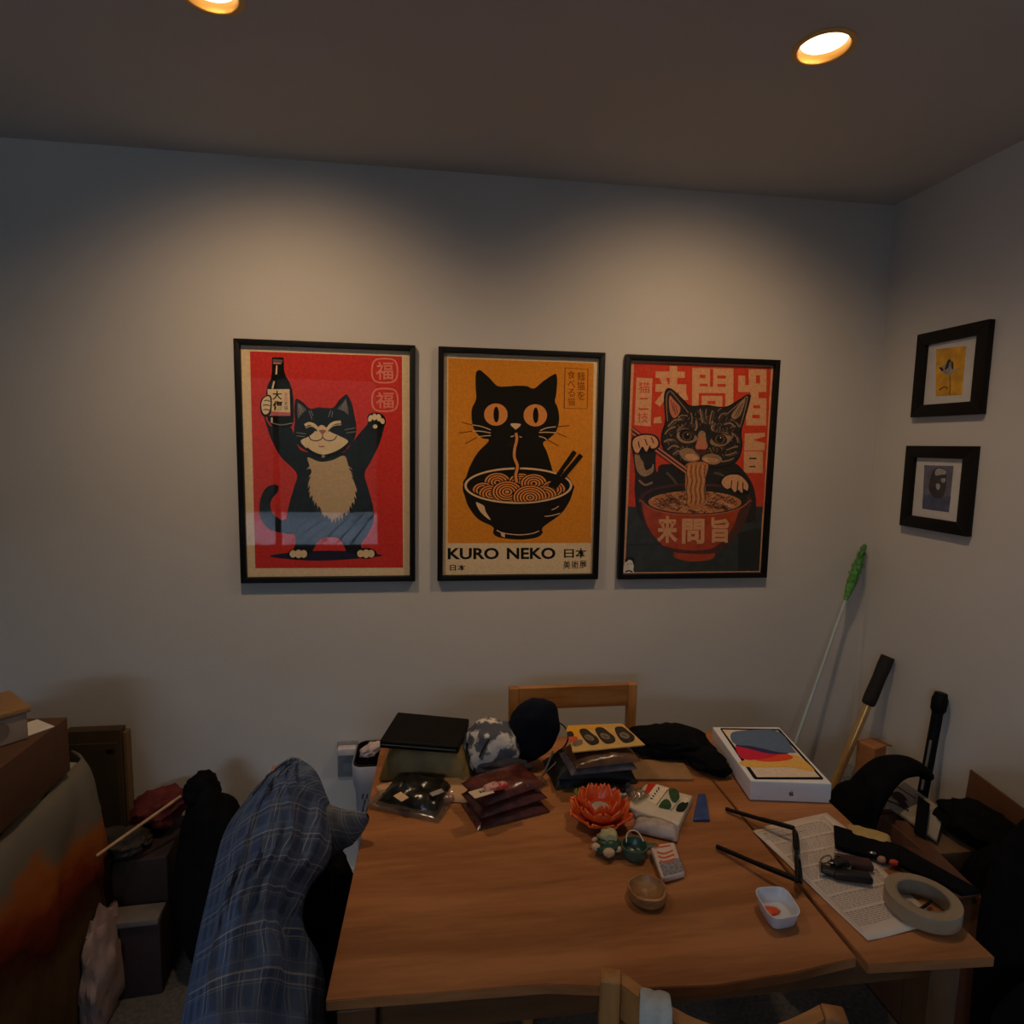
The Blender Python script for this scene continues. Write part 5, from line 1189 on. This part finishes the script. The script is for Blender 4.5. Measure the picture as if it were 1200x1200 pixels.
# what is in it
mg = [U(1040, 925, z=.53), U(1065, 915, z=.555), U(1108, 955, z=.53), U(1098, 985, z=.505), ]
m_mag = M('magazine_page', (150, 136, 118), .6, var=.1, rgb2=(176, 162, 140), scale=20)
mgz = thing('magazine', 'worn printed magazine lying on top of the clutter in the moving box', 'magazine', (1.30, 1.40, .497))
P0, P1, P2, P3 = U(1028, 934, z=.525), U(1060, 916, z=.535), U(1107, 950, z=.530), U(1098, 984, z=.512)
dz = Vector((0, 0, -.008)); mb = MB(); mb.hexa([P3 + dz, P2 + dz, P1 + dz, P0 + dz, P3, P2, P1, P0], .0015); mb.build('pages', m_mag, mgz)
A = Art([(1028, 934), (1060, 916), (1107, 950), (1098, 984)], (P1 - P0).length, (P3 - P0).length)
k_mp = ink('ink_magazine_dark', (70, 52, 48))
A.line(k_mp, [(1031, 936), (1050, 941), (1068, 950)], 2.5); A.poly(k_mp, [(1046, 930), (1056, 927), (1066, 936), (1058, 938)]); A.poly(k_mp, [(1055, 938), (1062, 936), (1068, 946), (1060, 945)])
for k in range(3): A.line(k_mp, [(1038 + k * 8, 929 - k * 4), (1060 + k * 8, 940 - k * 2)], 1, False)
mn = (P3 - P0).cross(P1 - P0).normalized(); mn = mn if mn.z > 0 else -mn
A.build('print', mgz, [e + mn * .0012 for e in (P0, P1, P2, P3)], en=mn)
mb = MB(); pts = [U(1076, 932, z=.545), U(1090, 942, z=.545), U(1085, 982, z=.525), U(1071, 973, z=.525)]; dz = Vector((0, 0, -.006))
mb.hexa([pts[3] + dz, pts[2] + dz, pts[1] + dz, pts[0] + dz, pts[3], pts[2], pts[1], pts[0]], .001); tag(mb.build('black_strap', m_blackcloth), 'black flat strap across the magazine in the moving box', 'strap')
mb = MB(); mb.blob((1.335, 1.19, .30), .105, .068, .25, seed=12, amp=.12, ridge=.05); tag(mb.build('black_clothing', m_blackcloth), 'black clothing stuffed in the front of the moving box', 'clothing')
mb = MB(); mb.blob((1.385, 1.30, .535), .075, .10, .035, seed=14, amp=.2, ridge=.08); tag(mb.build('black_clothing', m_blackcloth), 'black folded clothing on the carton right of the magazine in the moving box', 'clothing')
mb = MB(); mb.box(bx0 + .012, bx1 - .012, by0 + .17, by1 - .012, .01, .494, .002); tag(mb.build('inner_carton', M('inner_carton', (110, 84, 60), .85)), 'closed carton inside the moving box under the magazine', 'box')
# black tote arch between table and box
mb = MB(); mb.blob((1.075, 1.375, .36), .13, .10, .26, seed=15, amp=.14, freq=1.7, rot=Matrix.Rotation(math.radians(12), 3, 'Y')); mb.v = [(min(v[0], bx0 - .094) if v[1] < by1 + .02 else v[0], v[1], max(v[2], .002)) for v in mb.v]
tote = thing('black_tote', 'slumped black tote bag with a rounded strap behind the right table edge', 'bag', (1.08, 1.37, 0)); mb.build('bag_body', m_blackcloth, tote)
st = [U(1000, 960, y=1.36), U(1018, 925, y=1.40), U(1040, 902, y=1.43), U(1062, 897, y=1.45), U(1073, 899, y=1.46), U(1083, 906, y=1.46)]
mb = MB(); mb.tube(spline(st, False, 6), [.052 - .018 * i / 30 for i in range(31)], 14, flat=.5); mb.v = [(min(v[0], WR - .005), v[1], v[2]) for v in mb.v]; mb.build('shoulder_strap', m_blackcloth, tote)
# clear bag and tan carton by the gold pole
cb = U(1000, 912, y=1.84); mb = MB(); mb.blob((cb.x, cb.y, cb.z - .28), .06, .045, .30, seed=21, amp=.25, freq=2.4, ridge=.12); mb.v = [(v[0], v[1], max(v[2], .002)) for v in mb.v]
tag(mb.build('clear_bag', film('clear_bag', (238, 240, 245), .06, .2, .30, (170, 176, 190))), 'crumpled clear plastic bag beside the gold pole', 'bag')
tc = U(1018, 872, y=1.72); tcb = thing('tan_carton', 'narrow tan carton with an open flap standing right of the gold pole', 'box', (tc.x + .03, tc.y + .04, 0))
mb = MB(at((tc.x + .015, tc.y + .005, 0), 20)); mb.box(-.030, .030, -.03, .03, 0.002, tc.z, .002); mb.build('carton_body', M('tan_moving_card', (170, 116, 78), .85), tcb)
mb = MB(at((tc.x + .015, tc.y + .005, 0), 20)); mb.hexa([(.031, -.03, tc.z - .004), (.062, -.03, tc.z - .012), (.062, .02, tc.z - .012), (.031, .02, tc.z - .004), (.031, -.03, tc.z), (.062, -.03, tc.z - .008), (.062, .02, tc.z - .008), (.031, .02, tc.z)], .001); mb.build('flap', M('tan_flap', (140, 84, 54), .85), tcb)
# big black bag far right
bgp = thing('black_backpack', 'large black backpack standing at the far right in front of the moving box', 'bag', (1.27, .98, 0))
mb = MB(); mb.blob((1.31, .985, .38), .185, .088, .38, seed=31, amp=.06, freq=1.5, pw=.62); mb.v = [(v[0], v[1], max(v[2], .002)) for v in mb.v]; mb.build('bag_body', m_blackcloth, bgp)
mb = MB(); mb.blob((1.19, .875, .26), .165, .05, .26, seed=33, amp=.08, pw=.6); mb.v = [(v[0], v[1], max(v[2], .002)) for v in mb.v]; mb.build('front_pocket', m_blackcloth, bgp)

# ================================================================== BACK WALL: BIN, OUTLET
bn = thing('waste_bin', 'white perforated waste bin with a black liner at the left back of the table', 'bin', (-.13, 1.815, 0))
def rrect(cx, cy, w_, d_, r, z, n=6):
    out = []
    for sx, sy, a0 in ((1, 1, 0), (-1, 1, 90), (-1, -1, 180), (1, -1, 270)):
        for k in range(n + 1):
            a = math.radians(a0 + 90 * k / n); out.append((cx + sx * (w_ / 2 - r) + r * math.cos(a), cy + sy * (d_ / 2 - r) + r * math.sin(a), z))
    return out
def loft(loops, caps=(False, False)):
    mb = MB(); n = len(loops[0]); V = [q for l in loops for q in l]; Fc = []
    for i in range(len(loops) - 1):
        for k in range(n): Fc.append((i * n + k, i * n + (k + 1) % n, (i + 1) * n + (k + 1) % n, (i + 1) * n + k))
    if caps[0]: Fc.append(tuple(range(n))[::-1])
    if caps[1]: Fc.append(tuple((len(loops) - 1) * n + k for k in range(n)))
    mb.add(V, Fc); return mb
cx, cy = -.126, 1.822
loft([rrect(cx, cy, .15, .12, .025, .003), rrect(cx, cy, .176, .150, .03, .44), rrect(cx, cy, .188, .160, .03, .47), rrect(cx, cy, .194, .166, .03, .528), rrect(cx, cy, .188, .160, .028, .532), rrect(cx, cy, .182, .154, .026, .528), rrect(cx, cy, .165, .138, .024, .40)], (True, False)).build('bin_body', M('bin_white', (176, 180, 196), .45, var=.02), bn)
loft([rrect(cx, cy, .184, .156, .028, .534), rrect(cx, cy, .178, .150, .026, .535), rrect(cx, cy, .166, .138, .024, .44), rrect(cx, cy, .01, .01, .004, .42)], (False, True)).build('liner', M('bin_liner', (16, 15, 20), .4, var=.3, bump=.4), bn)
mb = MB()
for i in range(12):
    for j in range(10):
        x = cx - .064 + j * .0125 + (i % 2) * .005; z = .44 - i * .021; yf = cy - .060 - (z - .003) / .437 * .015 - .0004
        mb.hexa([(x - .004, yf, z - .009), (x, yf, z - .009), (x + .004, yf + .0005, z + .009), (x, yf + .0005, z + .009), (x - .004, yf - .0006, z - .009), (x, yf - .0006, z - .009), (x + .004, yf - .0006, z + .009), (x, yf - .0006, z + .009)], 0)
o = mb.build('perforation', M('slot_dark', (52, 54, 64), .8), bn); o['kind'] = 'stuff'
q = U(436, 877, y=1.80); mb = MB(); mb.blob((q.x, q.y, q.z - .002), .034, .022, .016, seed=41, amp=.4, ridge=.2, sub=3, rot=Matrix.Rotation(math.radians(-25), 3, 'Y')); tag(mb.build('tissue', M('tissue_paper', (206, 184, 182), .9, bump=.4, bscale=60)), 'crumpled pale tissue on top of the white waste bin', 'tissue')
ol = thing('wall_outlet', 'white electrical wall outlet low on the back wall beside the bin', 'outlet', (-.254, WB, .43))
mb = MB(); mb.box(-.288, -.222, WB - .006, WB - .0002, .402, .522, .003); mb.build('cover_plate', M('outlet_plate', (140, 138, 140), .6), ol)
for z in (.435, .486):
    mb = MB(); mb.box(-.272, -.238, WB - .0085, WB - .0055, z - .016, z + .016, .003); mb.build('socket', M('outlet_socket', (150, 148, 150), .5), ol)
mb = MB(); mb.box(-.284, -.226, WB - .035, WB - .0085, .487, .512, .004); tag(mb.build('plug_adapter', M('adapter_white', (206, 196, 194), .5)), 'small white plug adapter in the wall outlet beside the bin', 'adapter')

# ================================================================== LEFT CORNER CLUTTER
m_dye = M('dyed_fabric', (150, 146, 132), .9, var=.05, scale=6, bump=.25, bscale=50)
def dye(name):
    m, nt, out = new_mat(name)
    p = nt.nodes.new('ShaderNodeBsdfPrincipled'); nt.links.new(p.outputs[0], out.inputs[0]); p.inputs['Roughness'].default_value = .9; p.inputs['Specular IOR Level'].default_value = .1
    tc = nt.nodes.new('ShaderNodeTexCoord'); sp = nt.nodes.new('ShaderNodeSeparateXYZ'); nt.links.new(tc.outputs['UV'], sp.inputs[0])
    n = nt.nodes.new('ShaderNodeTexNoise'); n.inputs['Scale'].default_value = 7; n.inputs['Detail'].default_value = 4; nt.links.new(tc.outputs['UV'], n.inputs['Vector'])
    a = nt.nodes.new('ShaderNodeMath'); a.operation = 'MULTIPLY_ADD'; a.inputs[1].default_value = .30; nt.links.new(n.outputs[0], a.inputs[0]); nt.links.new(sp.outputs[1], a.inputs[2])
    r = nt.nodes.new('ShaderNodeValToRGB'); e = r.color_ramp.elements
    e[0].position = .36; e[0].color = (*lin((110, 104, 94)), 1); e[1].position = .92; e[1].color = (*lin((86, 66, 46)), 1)
    for ps, c in ((.43, (160, 92, 40)), (.52, (128, 50, 26)), (.62, (66, 26, 18)), (.74, (88, 68, 46))):
        x = e.new(ps); x.color = (*lin(c), 1)
    nt.links.new(a.outputs[0], r.inputs[0]); nt.links.new(r.outputs[0], p.inputs['Base Color'])
    return m
# fabric-covered bin, near the left frame edge
bxx = -.868
fb_ = thing('storage_hamper', 'large hamper covered with pale fabric dyed orange and red at the far left', 'hamper', (-1.05, 1.42, 0))
NJ, NI = 22, 30; V = []; UV = []; Fc = []
for j in range(NJ + 1):
    v = j / NJ
    for i in range(NI + 1):
        u = i / NI; y = 1.05 + .62 * u; z = .655 * (1 - v) - .02 * (1 - u) * (1 - v)
        x = bxx + .022 * math.sin(math.pi * v) + .014 * noise.noise(Vector((u * 5, v * 3, 2))) + .010 * (1 - 2 * abs(noise.noise(Vector((u * 9 + v * 2, v * 2, 7))))) + (-.05 * max(0, (u - .92) / .08) ** 2)
        if v < .06: x -= .02 * (1 - v / .06)
        V.append((x, y, max(z, .003))); UV.append((u * .62, v * .9 + (1 - u) * .18))
for j in range(NJ):
    for i in range(NI): Fc.append((j * (NI + 1) + i, (j + 1) * (NI + 1) + i, (j + 1) * (NI + 1) + i + 1, j * (NI + 1) + i + 1))
mb = MB(); mb.add(V, Fc, 0, UV); o = mb.build('fabric_front', dye('dyed_cover'), fb_); sm = o.modifiers.new('thick', 'SOLIDIFY'); sm.thickness = .006; sm.offset = 1
mb = MB(); mb.box(-1.32, bxx - .022, 1.06, 1.655, .002, .64, .02, 3); mb.build('hamper_body', m_dye, fb_)
# long brown box on the hamper, lidded white box on top
lb = thing('long_carton', 'long closed brown cardboard box lying on the dyed hamper at the far left', 'box', (-1.0, 1.42, .66))
mb = MB(); mb.box(-1.22, -.865, 1.08, 1.555, .664, .80, .003); mb.build('carton_body', M('dark_carton', (88, 58, 38), .85, var=.06), lb)
q = U(45, 848, z=.8015); mb = MB(at((q.x - .005, q.y - .02, .8005), -35)); mb.box(-.035, .04, -.03, .03, 0, .0012, 0); mb.build('shipping_label', m_white, lb)
wb = thing('lidded_box', 'small pale box with a wooden lid standing on the long brown box', 'box', (-.95, 1.42, .80))
l0 = U(34, 866, z=.80); F = at((l0.x, l0.y, .801), 46)
mb = MB(F); mb.box(-.20, 0, .0, .13, 0, .062, .004); mb.build('box_body', M('cream_box', (150, 132, 116), .7, var=.06), wb)
mb = MB(F); mb.box(-.206, .006, -.006, .136, .0622, .076, .003); mb.build('wooden_lid', M('lid_wood', (150, 112, 70), .6, var=.1, stretch=(2, 14, 8)), wb)
for x in (-.055, -.135):
    mb = MB(F); mb.tube([(x, -.0012, .034), (x, .0006, .034)], .022, 20); mb.build('oval_mark', M('box_mark', (120, 102, 86), .8), wb)
# dark framed board by the wall
mb = MB(); mb.box(-1.06, -.905, WB - .05, WB - .016, .002, .612, .003); dkc = thing('dark_cabinet', 'narrow dark brown cabinet against the back wall behind the dyed hamper', 'cabinet', (-.98, WB - .03, 0)); mb.build('carcass', M('dark_brown_board', (70, 54, 38), .6, var=.1, scale=12), dkc)
mb = MB(); mb.box(-1.05, -.913, WB - .058, WB - .0505, .012, .575, .002); mb.build('door', M('dark_brown_door', (58, 48, 34), .6, var=.1, scale=12), dkc)
mb = MB(); q = U(132, 877, y=WB - .06); mb.box(q.x - .016, q.x + .006, WB - .064, WB - .0585, q.z - .003, q.z + .003, .001); mb.build('handle', m_steel, dkc)
mb = MB(); mb.box(-.903, -.892, WB - .045, WB - .015, .002, .60, .002); tag(mb.build('wood_slat', M('slat_brown', (110, 84, 58), .7)), 'thin brown wooden slat standing right of the dark cabinet', 'slat')
# heap of boxes and cloth
hb = U(190, 1045, y=1.60)
mb = MB(at((-.775, 1.725, 0), 4)); mb.box(-.075, .066, -.130, .130, .002, .205, .004); tag(mb.build('maroon_box', M('maroon_board', (50, 32, 32), .7, var=.1)), 'dark maroon storage box on the floor between the hamper and black bag', 'box')
mb = MB(at((-.775, 1.745, .206), 5)); mb.box(-.072, .066, -.085, .110, 0, .14, .004); tag(mb.build('dark_box', M('dark_box_board', (50, 36, 32), .7, var=.1)), 'dark brown box stacked on the maroon box under the stick', 'box')
mb = MB(at((-.768, 1.622, .2065), 3)); mb.box(-.070, .066, -.032, .030, 0, .016, .0015); tag(mb.build('pale_book', M('grey_book', (110, 100, 92), .8, var=.08)), 'pale grey book lying on the front of the maroon box', 'book')
m_redc = M('red_cloth', (92, 26, 20), .8, var=.35, scale=20)
q = U(186, 935, y=1.80); mb = MB(); mb.blob((q.x, 1.80, q.z - .03), .075, .06, .05, seed=51, amp=.3, ridge=.1, rot=Matrix.Rotation(math.radians(-28), 3, 'Y')); mb.v = [(v[0], min(v[1], WB - .02), max(v[2], .347)) for v in mb.v]; tag(mb.build('red_cloth', m_redc), 'crumpled dark red cloth on the heap beside the black bag', 'cloth')
q = U(150, 955, y=1.74); mb = MB(); mb.blob((q.x + .005, 1.70, .375), .06, .05, .035, seed=53, amp=.35, ridge=.12, floor=.347); tag(mb.build('dark_cloth', M('dark_grey_cloth', (52, 44, 38), .85, var=.4, scale=20)), 'crumpled dark grey cloth on top of the dark brown box', 'cloth')
q = U(127, 972, z=.36); mb = MB(); mb.blob((q.x, 1.64, .365), .018, .014, .028, seed=54, amp=.3, sub=3, floor=.347); tag(mb.build('pink_paper', M('dull_pink_paper', (130, 104, 100), .8)), 'small crumpled pinkish paper at the front of the dark brown box', 'paper')
s0, s1 = U(113, 1003, y=1.56), U(212, 933, y=1.72)
mb = MB(); mb.tube([s0, s1], .0042, 8); tag(mb.build('wooden_stick', M('pale_wood_stick', (186, 148, 108), .6)), 'thin pale wooden stick lying diagonally across the heap', 'stick')
mb = MB(); mb.blob((-.598, 1.70, .255), .092, .11, .262, seed=61, amp=.15, freq=1.7, ridge=.05); mb.v = [(v[0] + .10 * max(0, v[2] - .3) * 0 - .0, v[1], max(v[2], .002)) for v in mb.v]
bgl = thing('black_bag', 'tall slumped black bag on the floor left of the plaid shirt', 'bag', (-.61, 1.70, 0)); mb.build('bag_body', m_blackcloth, bgl)
q = U(236, 915, y=1.72); mb = MB(); mb.blob((q.x, 1.72, q.z - .03), .045, .05, .05, seed=62, amp=.2); mb.build('bag_knot', m_blackcloth, bgl)
mb = MB(); mb.blob((-.826, 1.57, .11), .034, .09, .15, seed=71, amp=.25, freq=2.0, ridge=.14, floor=.002); tag(mb.build('white_cloth', M('dull_white_cloth', (150, 128, 122), .9, var=.1, bump=.2, bscale=40)), 'crumpled dull white cloth on the floor at the foot of the hamper', 'cloth')
